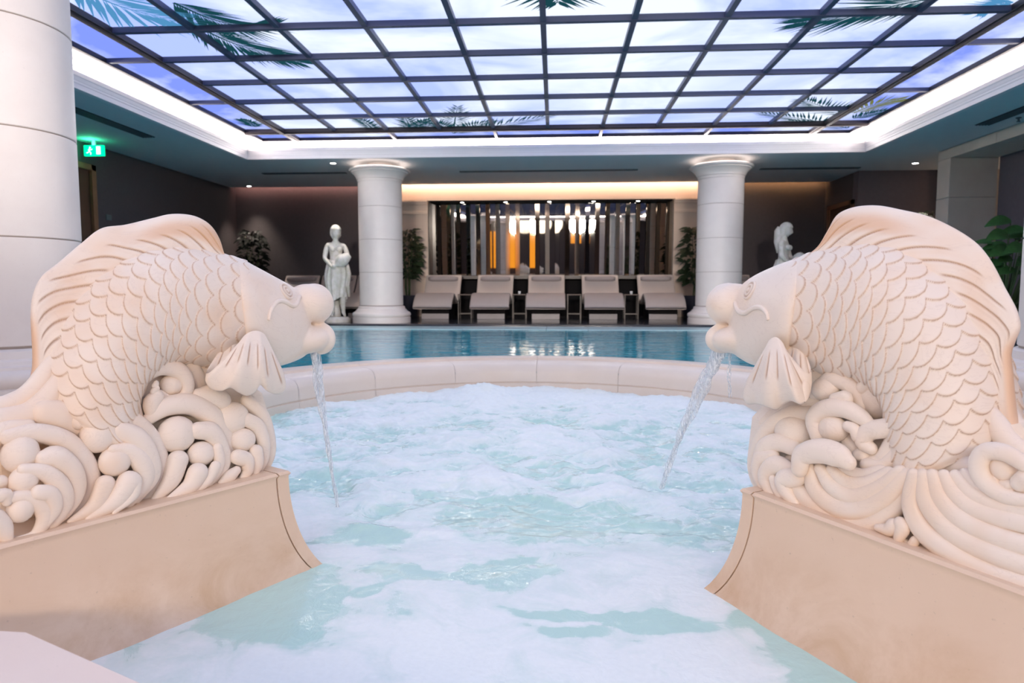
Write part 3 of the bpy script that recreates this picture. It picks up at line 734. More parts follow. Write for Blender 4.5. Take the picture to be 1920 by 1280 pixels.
_tab = rng.random((256, 256))
def vn(x, y):
    xi, yi = np.floor(x).astype(int), np.floor(y).astype(int); fx, fy = x-xi, y-yi
    fx = fx*fx*fx*(fx*(fx*6-15)+10); fy = fy*fy*fy*(fy*(fy*6-15)+10)
    a, b, c_, d = _tab[xi % 256, yi % 256], _tab[(xi+1) % 256, yi % 256], _tab[xi % 256, (yi+1) % 256], _tab[(xi+1) % 256, (yi+1) % 256]
    return (a*(1-fx)+b*fx)*(1-fy)+(c_*(1-fx)+d*fx)*fy
def fbm(x, y, o=5, g=.5):
    s = 0; a = 1; t = 0
    for k in range(o): s = s+a*vn(x*2**k+17.3*k, y*2**k+5.1*k); t += a; a *= g
    return s/t
def ridged(x, y, o=4):
    s = 0; a = 1; t = 0
    for k in range(o): s = s+a*(1-np.abs(2*vn(x*2**k+9.7*k, y*2**k+31.1*k)-1))**2; t += a; a *= .5
    return s/t
def sm(a, b, x): t = np.clip((x-a)/(b-a), 0, 1); return t*t*(3-2*t)
def attr(o, name, arr):
    at = o.data.attributes.new(name, 'FLOAT', 'POINT'); at.data.foreach_set('value', np.asarray(arr, np.float32).ravel())
WZ = -.11
gx = np.arange(-1.62, 1.40, .0075); gy = np.arange(.35, 4.56, .0075)
X, Y = np.meshgrid(gx, gy)
wx = X+.12*(fbm(X*2.1+3, Y*2.1)-.5); wy = Y+.12*(fbm(X*2.1+40, Y*2.1+9)-.5)
turb = sm(1.35, 2.3, Y+.25*(fbm(X*1.5, Y*1.5+7)-.5)+.10*X)
rd = ridged(wx*2.3, wy*3.0); f1 = fbm(wx*5, wy*6, 5, .55); f2 = fbm(wx*14, wy*16, 4, .6)
Z = WZ+turb*(.035*(rd-.45)+.060*(f1-.5)+.022*(f2-.5))+(1-turb)*(.014*(fbm(X*2.4, Y*3.2)-.5)+.006*(f1-.5))
hump = np.exp(-(((X+.50)/.13)**2+((Y-4.30)/.15)**2)); Z += .045*hump*(.6+.8*f2)
clear = np.zeros_like(X); WX = X+.34*(fbm(X*4+1, Y*5+3, 5, .55)-.5); WY = Y+.30*(fbm(X*4+30, Y*5+13, 5, .55)-.5)
for cx_, cy_, rx_, ry_ in ((-.10, 2.02, .36, .20), (-.16, 1.55, .13, .08), (.12, 1.38, .20, .06), (.02, 1.27, .14, .05), (-.62, 1.36, .24, .24), (.52, 1.32, .14, .24), (-.32, 1.52, .12, .06), (.30, 1.90, .24, .14), (-.50, 1.75, .10, .10)):
    clear = np.maximum(clear, np.exp(-(((WX-cx_)/rx_)**2+((WY-cy_)/ry_)**2)**1.2))
film = .46+.22*(fbm(X*3.2+2.2, Y*4.0+5.5, 4)-.5)-.50*sm(.20, .85, clear+.7*(fbm(X*7+8, Y*10+1, 5, .6)-.5))
foam = turb*(.30+.34*(rd-.42)+.56*(f1-.5)-.12*sm(.5, .8, clear))+(1-turb)*film
foam += .25*sm(3.4, 4.3, Y)
keep = (np.hypot(X-JX, Y-JY) < RI+.03) | ((np.abs(X-JX) < 1.0) & (Y < 2.4))
ny, nx = X.shape; F_ = gridf(ny, nx); F_ = F_[keep.ravel()[F_].all(1)]
used = np.zeros(nx*ny, bool); used[F_.ravel()] = True; idx = np.cumsum(used)-1
V_ = np.stack([X, Y, Z], 2).reshape(-1, 3)[used]
spa = mk('spa_water', V_, idx[F_], MAT['spa']); attr(spa, 'foam', foam.ravel()[used])
tag(spa, 'pale aqua bubbling foamy water filling the round spa', 'water', kind='stuff')

# ------------------------------------------------------------------ carved fish
class Fish:
    def __init__(s, A, u, hw, label, plab):
        s.u = np.array([u[0], u[1], 0.0]); s.u /= np.linalg.norm(s.u)
        yl = np.array([-s.u[1], s.u[0], 0.0])
        tocam = -np.array([A[0], A[1], 0.0])
        s.sw = 1.0 if yl.dot(tocam) > 0 else -1.0
        s.w = yl*s.sw; s.hw = hw
        s.O = np.array([A[0], A[1], A[2]])-s.w*hw
        m = Matrix(((s.u[0], yl[0], 0, s.O[0]), (s.u[1], yl[1], 0, s.O[1]), (0, 0, 1, s.O[2]), (0, 0, 0, 1)))
        s.root = thing('fish_sculpture', label, 'sculpture', m)
        s.pl = thing('plinth', plab, 'plinth', m.copy())
    def T(s, px, py, w=0.0):
        """trace point -> metres on the plane w in front of the fish's middle: (u, v, depth)"""
        px, py = np.asarray(px, float), np.asarray(py, float)
        d = _F+((px-960)/FPX)[..., None]*_R+((py-640)/FPX)[..., None]*_D
        c0 = np.array([0, 0, CAMZ])
        t = ((s.O-c0).dot(s.w)+w)/(d@s.w)
        p = c0+d*t[..., None]-s.O
        return p@s.u, p[..., 2], t
    def P3(s, u, w, v): return np.stack(np.broadcast_arrays(u, s.sw*np.asarray(w), v), -1)
    def mk(s, name, v, f, mat=None, parent=None, smooth=True, auto=None):
        o = mk(name, v, f, mat or MAT['marble'], None, smooth, True, auto)
        o.parent = parent or s.root
        return o

    def plinth(s):
        hs = np.concatenate([[0.0, -.006, -.012], np.linspace(-.02, -.258, 16), [-.27, -.6]])
        def e(v):
            q = np.clip((-v-.012)/.26, 0, .97); return .105*(1-np.sqrt(1-q*q))
        for name, u0, u1, isend in (('block', -1.5, -.034, False), ('end_slab', -.031, 0.0, True)):
            rings = []
            for v in hs:
                x = e(v)+(.004 if -.012 < v < -.002 else 0)
                a = u1+(x if isend else x*.0); b = u0
                w = s.hw+x-(0 if isend else .001)
                # the end slab and the block share the flare: the end leans out with it
                b2 = b+(x if isend else 0); a2 = a if isend else u1+x
                rings.append([(b2, -w, v), (a2, -w, v), (a2, w, v), (b2, w, v)])
            R_ = np.array(rings).reshape(-1, 3); m_ = len(hs)
            f = [(i*4+j, i*4+(j+1) % 4, (i+1)*4+(j+1) % 4, (i+1)*4+j) for i in range(m_-1) for j in range(4)]+[(0, 1, 2, 3)]
            o = mk(name, R_, f, MAT['plinth'], None, True, True, 40); o.parent = s.pl

    def body(s, st, NR=21, NC=14, th=(.100, .112, .112, .105, .10)):
        NS, NT = 460, 320
        B = cr(np.array([[*a, *b] for a, b in st], float), NS)
        bu, bv, _ = s.T(B[:, 0], B[:, 1]); eu, ev, _ = s.T(B[:, 2], B[:, 3])
        cu, cv = (bu+eu)/2, (bv+ev)/2; du, dv = (bu-eu)/2, (bv-ev)/2
        S_ = np.linspace(0, 1, NS); tt = np.interp(S_, np.linspace(0, 1, len(th)), th)
        th_ = np.linspace(0, 2*math.pi, NT, endpoint=False)
        C_, Sn = np.cos(th_), np.sin(th_)
        C_ = np.sign(C_)*np.abs(C_)**.92; Sn = np.sign(Sn)*np.abs(Sn)**.85
        W = tt[:, None]*Sn
        PX = (B[:, 0]+B[:, 2])[:, None]/2+(B[:, 0]-B[:, 2])[:, None]/2*C_; PY = (B[:, 1]+B[:, 3])[:, None]/2+(B[:, 1]-B[:, 3])[:, None]/2*C_
        kk = (1-sm(.08, .50, S_))[:, None]; U, V, _ = s.T(PX, PY, np.abs(W)*kk)
        P = s.P3(U, W, V)
        ga = np.gradient(P, axis=0); gb = np.roll(P, -1, 1)-np.roll(P, 1, 1)
        nr = np.cross(gb, ga); nr /= np.linalg.norm(nr, axis=2)[..., None]+1e-12
        ctr = s.P3(cu[:, None]+0*C_, 0*W, cv[:, None]+0*C_)
        nr *= np.sign(((P-ctr)*nr).sum(2))[..., None]
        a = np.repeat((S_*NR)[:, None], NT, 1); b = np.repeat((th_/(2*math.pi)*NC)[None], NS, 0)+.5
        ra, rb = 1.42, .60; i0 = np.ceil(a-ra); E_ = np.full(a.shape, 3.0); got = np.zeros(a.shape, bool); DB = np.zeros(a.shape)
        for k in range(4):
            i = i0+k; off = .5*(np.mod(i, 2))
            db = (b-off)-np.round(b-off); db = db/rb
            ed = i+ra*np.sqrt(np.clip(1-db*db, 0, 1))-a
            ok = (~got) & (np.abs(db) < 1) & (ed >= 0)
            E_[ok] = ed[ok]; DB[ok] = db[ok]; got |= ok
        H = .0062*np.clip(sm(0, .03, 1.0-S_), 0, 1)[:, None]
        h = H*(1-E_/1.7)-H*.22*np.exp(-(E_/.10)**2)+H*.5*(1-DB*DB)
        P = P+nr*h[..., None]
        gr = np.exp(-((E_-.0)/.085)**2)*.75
        # close both ends
        v = np.concatenate([P.reshape(-1, 3), ctr[0, :1], ctr[-1, :1]])
        f = gridf(NS, NT, True)
        j = np.arange(NT); j2 = (j+1) % NT
        f = np.concatenate([f, np.stack([np.full(NT, NS*NT), j2, j, j], 1), np.stack([np.full(NT, NS*NT+1), (NS-1)*NT+j, (NS-1)*NT+j2, (NS-1)*NT+j2], 1)])
        f = f.astype(int)
        tri = f[:, 2] == f[:, 3]
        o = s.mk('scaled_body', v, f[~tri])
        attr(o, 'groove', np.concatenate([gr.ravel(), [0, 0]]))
        return o

    def head(s, st, th, eye, barbel, ulip, llip, nostril, lobes=()):
        NS, NT = 90, 96
        B = cr(np.array([[*a, *b, t] for (a, b), t in zip(st, th)], float), NS)
        bu, bv, _ = s.T(B[:, 0], B[:, 1]); eu, ev, _ = s.T(B[:, 2], B[:, 3]); tt = B[:, 4]
        th_ = np.linspace(0, 2*math.pi, NT, endpoint=False); C_, Sn = np.cos(th_), np.sin(th_)
        Sn = np.sign(Sn)*np.abs(Sn)**.85
        U = ((bu+eu)/2)[:, None]+((bu-eu)/2)[:, None]*C_; V = ((bv+ev)/2)[:, None]+((bv-ev)/2)[:, None]*C_
        t2 = tt.copy(); t2[:3] *= np.array([.93, .98, 1.0])
        PX = (B[:, 0]+B[:, 2])[:, None]/2+(B[:, 0]-B[:, 2])[:, None]/2*C_; PY = (B[:, 1]+B[:, 3])[:, None]/2+(B[:, 1]-B[:, 3])[:, None]/2*C_
        W_ = t2[:, None]*Sn; U, V, _ = s.T(PX, PY, np.abs(W_)); P = s.P3(U, W_, V)
        v = np.concatenate([P.reshape(-1, 3), [P[0].mean(0)], [P[-1].mean(0)]])
        f = [tuple(q) for q in gridf(NS, NT, True)]+[(NS*NT, (j+1) % NT, j) for j in range(NT)]+[(NS*NT+1, (NS-1)*NT+j, (NS-1)*NT+(j+1) % NT) for j in range(NT)]
        hd = s.mk('head', v, f)
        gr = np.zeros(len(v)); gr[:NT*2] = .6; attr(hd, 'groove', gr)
        bvh = BVHTree.FromPolygons([tuple(p) for p in v], [tuple(q) for q in f])
        mi = MW[s.root.name].inverted(); co = mi @ Vector((0, 0, CAMZ)); mr = mi.to_3x3()
        def hit(px, py):
            d = _F+(px-960)/FPX*_R+(py-640)/FPX*_D
            h_, n_, i_, t_ = bvh.ray_cast(co, (mr @ Vector(d)).normalized())
            if h_ is None: u_, v_, _t = s.T(px, py); return np.array([float(u_), 0, float(v_)]), np.array([0, s.sw, 0.])
            n_ = np.array(n_); n_ = n_ if n_[1]*s.sw > 0 else -n_
            return np.array(h_), n_
        # lips grow out of the same stone: joined to the head and remeshed into one skin
        allv, allf, off = [v], [tuple(map(int, q)) for q in f], len(v)
        for (cx, cy, rx, ry, wt, rot) in (ulip, llip, *lobes):
            cu, cv, t = s.T(cx, cy); k = float(t)/FPX
            g = G().ell((0, 0, 0), (rx*k, wt, ry*k), 40, 28, Matrix.Rotation(rot, 4, 'Y'))
            allv.append(g.v[0]+np.array([cu, 0, cv])); allf += [tuple(i+off for i in q) for q in g.f]; off += len(g.v[0])
        me = bpy.data.meshes.new('head'); me.from_pydata(np.concatenate(allv).tolist(), [], allf); me.update()
        bm = bmesh.new(); bm.from_mesh(me); bmesh.ops.remove_doubles(bm, verts=bm.verts, dist=1e-5); bmesh.ops.recalc_face_normals(bm, faces=bm.faces); bm.to_mesh(me); bm.free()
        me.materials.append(MAT['marble']); old = hd.data; hd.data = me; bpy.data.meshes.remove(old)
        rm = hd.modifiers.new('remesh', 'REMESH'); rm.mode = 'VOXEL'; rm.voxel_size = .0034; rm.use_smooth_shade = True
        sm_ = hd.modifiers.new('smooth', 'SMOOTH'); sm_.factor = .6; sm_.iterations = 14
        # eyes: raised rings and a pupil on both cheeks
        ex_, ey_, er, ew, tilt = eye
        for sd in (1, -1):
            hp_, hn_ = hit(ex_, ey_); k = 1.7/FPX; hp_ = hp_*np.array([1, sd, 1]); hn_ = hn_*np.array([1, sd, 1])
            prof = [(0, .006), (er*.22*k, .006), (er*.30*k, .001), (er*.40*k, .001), (er*.48*k, .005), (er*.62*k, .005), (er*.70*k, .001), (er*.78*k, .001), (er*.88*k, .004), (er*1.0*k, .003), (er*1.08*k, -.006)]
            g = G().lathe(prof, 40); q = g.v[0]
            nrm = Vector(hn_)
            R3 = np.array(nrm.to_track_quat('Z', 'Y').to_matrix())
            o = s.mk('eye', q@R3.T+hp_, g.f, parent=hd)
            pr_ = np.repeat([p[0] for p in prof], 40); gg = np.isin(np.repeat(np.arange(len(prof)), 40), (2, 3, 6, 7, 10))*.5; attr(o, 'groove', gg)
        for nm, pts, wv in (('barbel', barbel, None), ('nostril', nostril, None)):
            Q = cr(np.array(pts, float), 40); pth = np.array([(lambda a_: a_[0]+a_[1]*.001)(hit(x_, y_)) for x_, y_ in Q[:, :2]])
            for _ in range(3): pth[1:-1] = (pth[:-2]+2*pth[1:-1]+pth[2:])/4
            vv, ff_ = tube_vf(pth, Q[:, 2]*1.7/FPX, 10, 1.0, (0, 1, 0)); ob = s.mk(nm, vv, ff_, parent=hd)
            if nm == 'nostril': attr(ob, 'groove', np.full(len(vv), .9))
        return hd

    def fin(s, name, base, outer, hb=.024, he=.011, wav=.012, ng=13, shear=.9, g0=.08, g1=.74, w0=0.0, bulge=0.0, ruff=0.0, nruff=3, stain=True, depth=.004, NT=170, NV=60):
        Bq, Oq = cr(np.array(base, float), NT), cr(np.array(outer, float), NT)
        vv = np.linspace(0, 1, NV); phi = np.concatenate([vv, vv[::-1][1:]]); sd = np.concatenate([np.ones(NV), -np.ones(NV-1)])
        t = np.linspace(0, 1, NT)[:, None]; v = phi[None]
        px = Bq[:, :1]*(1-v)+Oq[:, :1]*v; py = Bq[:, 1:2]*(1-v)+Oq[:, 1:2]*v
        mid = w0+wav*np.sin(6.5*t+2*v)*v+bulge*np.sin(math.pi*np.clip(v*.75, 0, 1))*np.sin(math.pi*np.clip(t*.9+.05, 0, 1))+ruff*np.cos(2*math.pi*nruff*t)*v**1.5
        half = (hb*(1-v)+he*v)*np.sqrt(np.clip(1-v**10, 0, 1))
        gc = t*ng+shear*v**1.3*1.6; dg = np.abs(gc-np.round(gc)); jit = .18*np.sin(37*np.round(gc))
        msk = sm(g0+jit*.3, g0+.10+jit*.3, v)*(1-sm(g1-.10+jit, g1+jit, v))*sm(.02, .05, t)*(1-sm(.96, .99, t))
        gro = np.exp(-(dg/.075)**2)*msk; soft = (.5-dg)*msk
        half = half-depth*gro+depth*.8*soft
        W = mid+sd[None]*half
        u, vz, _ = s.T(px, py, mid)
        P = s.P3(u, W, vz); m_ = phi.size
        f = gridf(NT, m_, False)
        o = s.mk(name, P.reshape(-1, 3), f)
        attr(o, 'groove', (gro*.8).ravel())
        if stain:
            n_ = vn(t*5+3+0*v, v*2.2+.7+0*t); attr(o, 'stain', (sm(.35, .85, n_)*sm(.1, .5, v)*.75).ravel())
        return o

    def curl(s, pts, w=.07, sq=.8, name='wave_curl', conv=None, n=None, parent=None):
        Q = np.array(pts, float)
        if conv: Q[:, 0] = conv[0]+Q[:, 0]*conv[2]; Q[:, 1] = conv[1]+Q[:, 1]*conv[2]; Q[:, 2] *= conv[2]
        if len(Q) == 2 and Q[1, 2] > 1.25*Q[0, 2]: Q = Q[1:]
        if len(Q) > 2: Q[:, 2] *= 1.1
        if len(Q) == 1: Q = np.vstack([Q[0]+[-.5, 0, 0], Q[0]+[.5, 0, 0]])
        ln = np.linalg.norm(np.diff(Q[:, :2], axis=0), axis=1).sum()
        m_ = n or int(np.clip(ln/4, 8, 40)); C_ = cr(Q, m_); C_[:, 2] = np.maximum(C_[:, 2], .6)
        # round both ends
        k = np.sin(np.linspace(0, math.pi/2, 6)); c2 = np.cos(np.linspace(0, math.pi/2, 6))
        t0 = C_[0, :2]-C_[1, :2]; t0 /= np.linalg.norm(t0)+1e-9; t1 = C_[-1, :2]-C_[-2, :2]; t1 /= np.linalg.norm(t1)+1e-9
        h0 = [np.r_[C_[0, :2]+t0*C_[0, 2]*k[i], max(.05, C_[0, 2]*c2[i])] for i in range(5, 0, -1)]
        h1 = [np.r_[C_[-1, :2]+t1*C_[-1, 2]*k[i], max(.05, C_[-1, 2]*c2[i])] for i in range(1, 6)]
        C_ = np.vstack([h0, C_, h1])
        u, v, t = s.T(C_[:, 0], C_[:, 1], w); r = C_[:, 2]*t/FPX
        vv, ff_ = tube_vf(s.P3(u, w+0*u, v), r, 18, sq, (0, 1, 0))
        return s.mk(name, vv, ff_, parent=parent)
    def curls(s, lst, conv):
        for c_ in lst:
            pts, w = c_[0], c_[1]; sq = c_[2] if len(c_) > 2 else .8
            nm = c_[3] if len(c_) > 3 else ('foam_ball' if len(pts) <= 2 else 'wave_curl')
            s.curl(pts, w-(.012 if nm == 'foam_ball' else 0), sq, nm, conv)
    def bulk(s, name, poly, half, w0=0.0):
        Q = np.array(poly, float); u, v, _ = s.T(Q[:, 0], Q[:, 1], w0); v = np.maximum(v, .0)
        n_ = len(Q); vs = []
        cu, cv = u.mean(), v.mean()
        for k, (sc, h) in enumerate(((.90, -half), (1.0, -half*.7), (1.0, half*.7), (.90, half))):
            vs.append(s.P3(cu+(u-cu)*sc, np.full(n_, h), np.maximum(0, cv+(v-cv)*sc)))
        f = [(k*n_+i, k*n_+(i+1) % n_, (k+1)*n_+(i+1) % n_, (k+1)*n_+i) for k in range(3) for i in range(n_)]+[tuple(range(n_)), tuple(range(4*n_-1, 3*n_-1, -1))]
        return s.mk(name, np.concatenate(vs), f, smooth=False)
    def jet(s, pts, label, w=0.0):
        t_ = thing('water_jet', label, 'water jet', MW[s.root.name].copy())
        for j, (dx, k, ph) in enumerate(((0, 1.0, 0), (-.5, .55, 2), (.55, .5, 4))):
            Q = cr(np.array(pts, float), 60); tt = np.linspace(0, 1, 60)
            x = Q[:, 0]+dx*Q[:, 2]*(1-.55*tt)+.25*Q[:, 2]*np.sin(9*tt+ph); y = Q[:, 1]
            u, v, t = s.T(x, y, w); r = Q[:, 2]*k*(1+.22*np.sin(23*tt+ph)+.15*np.sin(51*tt+2*ph))*t/FPX
            vv, ff_ = tube_vf(s.P3(u, w+.004*np.sin(14*tt+ph), v), r, 8, .6, (0, 1, 0))
            o = mk('strand', vv, ff_, MAT['jet'], None, True, True); o.parent = t_
        return t_

# ---- left fish
FL = Fish((-.639, 1.561, .13), (.529, .849), .14, 'carved marble fish at left with waves, spouting water to the right', 'beige stone plinth with flared end under the left fish')
FL.plinth()
FL.body([((462, 494), (490, 668)), ((415, 479), (428, 688)), ((335, 468), (345, 682)), ((255, 480), (288, 690)), ((188, 515), (254, 718)), ((138, 568), (240, 750)), ((104, 634), (236, 790)), ((82, 700), (236, 830)), ((78, 765), (238, 868))])
FL.head([((440, 480), (470, 698)), ((456, 486), (490, 698)), ((474, 496), (508, 690)), ((500, 510), (533, 684)), ((528, 525), (556, 676)), ((546, 535), (572, 667)), ((562, 548), (584, 652)), ((574, 568), (590, 632))],
        (.113, .118, .114, .100, .080, .065, .048, .028),
        (537, 546, 17, .074, (.45, 1.0, .25)),
        [(503, 600, 3.0, .092), (508, 580, 3.6, .090), (520, 565, 4.0, .086), (535, 566, 4.2, .080), (548, 574, 4.4, .074), (556, 570, 4.2, .072), (560, 558, 4.0, .070), (566, 553, 3.6, .068)],
        (577, 568, 40, 36, .068, .0), (572, 636, 50, 27, .064, -.10),
        [(566, 555, 2.0, .062), (576, 560, 2.2, .062), (586, 568, 1.6, .060)],
        ((589, 569, 29, 38, .064, .0), (599, 634, 22, 31, .056, .0)))
FL.fin('dorsal_fin', [(413, 486), (330, 474), (250, 488), (192, 522), (146, 576), (112, 640), (92, 705), (92, 750), (100, 810)],
       [(416, 478), (410, 448), (392, 420), (362, 404), (322, 401), (285, 409), (235, 421), (190, 428), (152, 456), (112, 490), (78, 518), (62, 552), (58, 590), (60, 630), (62, 665), (60, 695), (50, 722), (30, 738), (-10, 748)], ng=15, shear=-2.2, hb=.034)
FL.fin('pectoral_fin', [(436, 640), (448, 626), (466, 619), (482, 624), (492, 640)],
       [(388, 700), (386, 716), (396, 729), (414, 733), (432, 727), (446, 735), (462, 742), (477, 736), (488, 722), (500, 732), (516, 739), (530, 736), (535, 724), (532, 706)],
       hb=.026, he=.010, wav=0, ng=7, shear=0, g0=.2, g1=.72, w0=.095, bulge=.045, ruff=.009, nruff=3, stain=False, depth=.003, NT=110, NV=46)
FL.bulk('wave_base', [(-45, 800), (0, 750), (70, 720), (235, 790), (245, 700), (300, 668), (410, 682), (480, 735), (500, 800), (500, 880), (430, 912), (240, 962), (60, 1014), (-45, 1034)], .035)
K2 = (0, 640, 1/3)
FL.curls([
    ([(775, 460, 34), (742, 330, 44), (795, 200, 48), (900, 140, 48), (1005, 165, 44), (1055, 240, 36), (1030, 310, 30), (955, 325, 24), (900, 290, 18)], .055, .8, 'wave_curl'),
    ([(930, 290, 30), (962, 245, 60)], .060, .75), ([(1060, 130, 50), (1110, 230, 46), (1090, 320, 40)], .03, .8), ([(855, 430, 26), (850, 350, 42), (880, 310, 36)], .065),
    ([(870, 250, 16), (880, 235, 16)], .08), ([(860, 285, 16), (880, 262, 18)], .08),
    ([(1240, 330, 50), (1180, 300, 54), (1120, 300, 36)], .062), ([(1100, 230, 60), (1140, 200, 60)], .03),
    ([(1360, 400, 60), (1300, 430, 92)], .075, .75), ([(1390, 335, 34), (1470, 420, 40), (1508, 540, 38), (1512, 640, 34), (1482, 742, 18)], .055),
    ([(1390, 440, 36), (1450, 480, 38), (1482, 570, 34), (1482, 660, 28), (1450, 752, 14)], .078), ([(1420, 570, 40), (1360, 555, 70)], .088),
    ([(1425, 760, 14), (1448, 690, 32), (1440, 620, 36)], .095), ([(1340, 650, 40), (1385, 668, 40), (1392, 725, 32), (1362, 772, 20)], .098), ([(1245, 795, 20), (1290, 760, 34), (1330, 725, 24)], .10),
    ([(900, 460, 70), (990, 522, 104)], .085, .72), ([(830, 440, 30), (940, 365, 50), (1080, 355, 56), (1190, 425, 58), (1262, 540, 50), (1282, 660, 42), (1245, 760, 28), (1160, 846, 12)], .065),
    ([(1115, 500, 45), (1185, 510, 50), (1240, 590, 40), (1262, 690, 32), (1205, 795, 14)], .088), ([(1190, 640, 40), (1130, 632, 72)], .10, .75), ([(1225, 600, 26), (1232, 680, 30), (1190, 780, 22), (1110, 850, 10)], .10),
    ([(940, 892, 14), (1065, 815, 44), (1112, 738, 54)], .108), ([(850, 912, 14), (955, 790, 46), (1000, 668, 54)], .092), ([(1085, 858, 10), (1165, 785, 26), (1212, 700, 28)], .112),
    ([(480, 460, 70), (552, 524, 104)], .095, .72), ([(440, 450, 46), (560, 400, 46), (685, 425, 50), (795, 495, 54), (875, 600, 48), (905, 720, 40), (865, 830, 28), (770, 925, 12)], .075),
    ([(680, 500, 48), (765, 545, 56), (832, 645, 52), (850, 760, 42), (770, 895, 18)], .098), ([(580, 660, 50), (645, 672, 88)], .110, .75), ([(640, 610, 30), (730, 615, 42), (800, 690, 50), (812, 790, 42), (720, 930, 16)], .105),
    ([(390, 1015, 14), (530, 925, 42), (592, 800, 48)], .108), ([(490, 1005, 14), (640, 905, 46), (728, 790, 62)], .116), ([(640, 965, 10), (745, 870, 26), (765, 800, 28)], .125),
    ([(60, 560, 70), (112, 632, 108)], .100, .72), ([(40, 540, 40), (200, 512, 48), (365, 560, 52), (470, 670, 52), (512, 790, 46), (470, 900, 32), (350, 1030, 14)], .085),
    ([(240, 660, 44), (315, 650, 58), (405, 725, 50), (432, 835, 42), (380, 955, 26), (240, 1085, 12)], .104), ([(80, 770, 50), (132, 782, 84)], .116, .75),
    ([(130, 718, 30), (250, 735, 42), (335, 810, 48), (362, 910, 42), (300, 1025, 26), (190, 1115, 12)], .112), ([(215, 850, 42), (282, 862, 44), (305, 945, 34), (245, 1050, 16)], .122),
    ([(70, 950, 50), (115, 942, 78)], .126, .75), ([(50, 880, 28), (145, 872, 36), (228, 920, 42), (252, 995, 40), (195, 1085, 26), (90, 1115, 14)], .118),
    ([(-30, 800, 45), (10, 790, 40)], .11), ([(-20, 870, 35), (30, 865, 36), (40, 900, 24)], .12), ([(-40, 1000, 60), (10, 1040, 50), (40, 1110, 30)], .118), ([(-80, 1120, 40), (60, 1120, 26), (200, 1110, 14)], .11),
    ([(250, 400, 70), (345, 420, 80), (420, 480, 60)], .06), ([(230, 520, 60), (330, 500, 50)], .06), ([(-80, 560, 60), (40, 500, 50), (160, 480, 40)], .07),
    ([(360, 40, 30), (285, 140, 48), (215, 250, 56), (140, 320, 58), (50, 365, 60), (-120, 390, 64)], .02, 1.0, 'tail_strand'), ([(400, 120, 30), (320, 250, 50), (255, 340, 62), (160, 420, 72), (0, 455, 74), (-150, 460, 66)], .045, .9, 'tail_strand'),
    ([(400, 250, 30), (340, 340, 46), (285, 410, 56), (200, 490, 60), (60, 520, 60), (-120, 540, 60)], .05, .9, 'tail_strand'),
], K2)
FL.jet([(588, 655, 9), (594, 690, 8.5), (600, 735, 7.5), (608, 790, 6), (617, 850, 4.6), (625, 900, 3.8), (632, 950, 3.2)], 'thin stream of water falling from the left fish mouth')
# ---- right fish
FR = Fish((.415, 1.484, .13), (-.481, .876), .14, 'carved marble fish at right with fanned tail, spouting water to the left', 'beige stone plinth with flared end under the right fish')
FR.plinth()
FR.body([((1488, 492), (1452, 672)), ((1540, 472), (1508, 694)), ((1620, 462), (1560, 706)), ((1690, 471), (1622, 716)), ((1758, 505), (1668, 736)), ((1814, 562), (1692, 768)), ((1850, 632), (1698, 806)), ((1872, 705), (1700, 838)), ((1884, 770), (1704, 880)), ((1880, 840), (1712, 930))], NR=23, NC=14)
FR.head([((1506, 480), (1472, 698)), ((1490, 485), (1452, 698)), ((1472, 491), (1434, 690)), ((1446, 501), (1408, 683)), ((1420, 513), (1392, 675)), ((1402, 524), (1378, 665)), ((1388, 537), (1368, 650)), ((1376, 560), (1362, 630))],
        (.113, .118, .114, .100, .080, .065, .048, .028),
        (1406, 544, 17, .074, (.45, 1.0, .25)),
        [(1441, 600, 2.6, .092), (1438, 586, 3.4, .090), (1426, 576, 4.0, .087), (1412, 578, 4.2, .083), (1398, 587, 4.6, .078), (1386, 584, 4.6, .074), (1380, 570, 4.2, .072), (1377, 558, 3.6, .070)],
        (1376, 569, 40, 38, .068, .0), (1386, 636, 51, 27, .064, .10),
        [(1362, 572, 1.4, .060), (1368, 566, 2.0, .062), (1373, 558, 1.8, .062)],
        ((1365, 570, 29, 40, .064, .0), (1357, 634, 21, 29, .056, .0)))
FR.fin('dorsal_fin', [(1525, 484), (1580, 472), (1640, 468), (1700, 480), (1760, 514), (1810, 568), (1844, 632), (1866, 700), (1872, 750), (1878, 830)],
       [(1528, 474), (1545, 455), (1556, 432), (1572, 402), (1602, 388), (1645, 385), (1690, 393), (1740, 405), (1790, 428), (1830, 455), (1858, 490), (1884, 540), (1905, 580), (1912, 612), (1902, 636), (1893, 662), (1896, 700), (1900, 745), (1908, 800), (1925, 850)], ng=14, shear=-2.2, hb=.034)
FR.fin('pectoral_fin', [(1452, 650), (1460, 636), (1472, 631), (1484, 640), (1492, 656)],
       [(1398, 725), (1395, 745), (1402, 758), (1420, 757), (1438, 763), (1456, 768), (1470, 758), (1484, 752), (1502, 758), (1514, 748), (1519, 724), (1517, 700)],
       hb=.026, he=.010, wav=0, ng=6, shear=0, g0=.2, g1=.8, w0=.095, bulge=.045, ruff=.009, nruff=3, stain=False, depth=.003, NT=110, NV=46)
FR.bulk('wave_base', [(1425, 780), (1480, 720), (1560, 690), (1690, 705), (1720, 850), (1880, 820), (1930, 790), (1965, 850), (1965, 1100), (1920, 1095), (1700, 1010), (1560, 955), (1450, 925), (1415, 860)], .035)
K4 = (1320, 680, 600/1707)
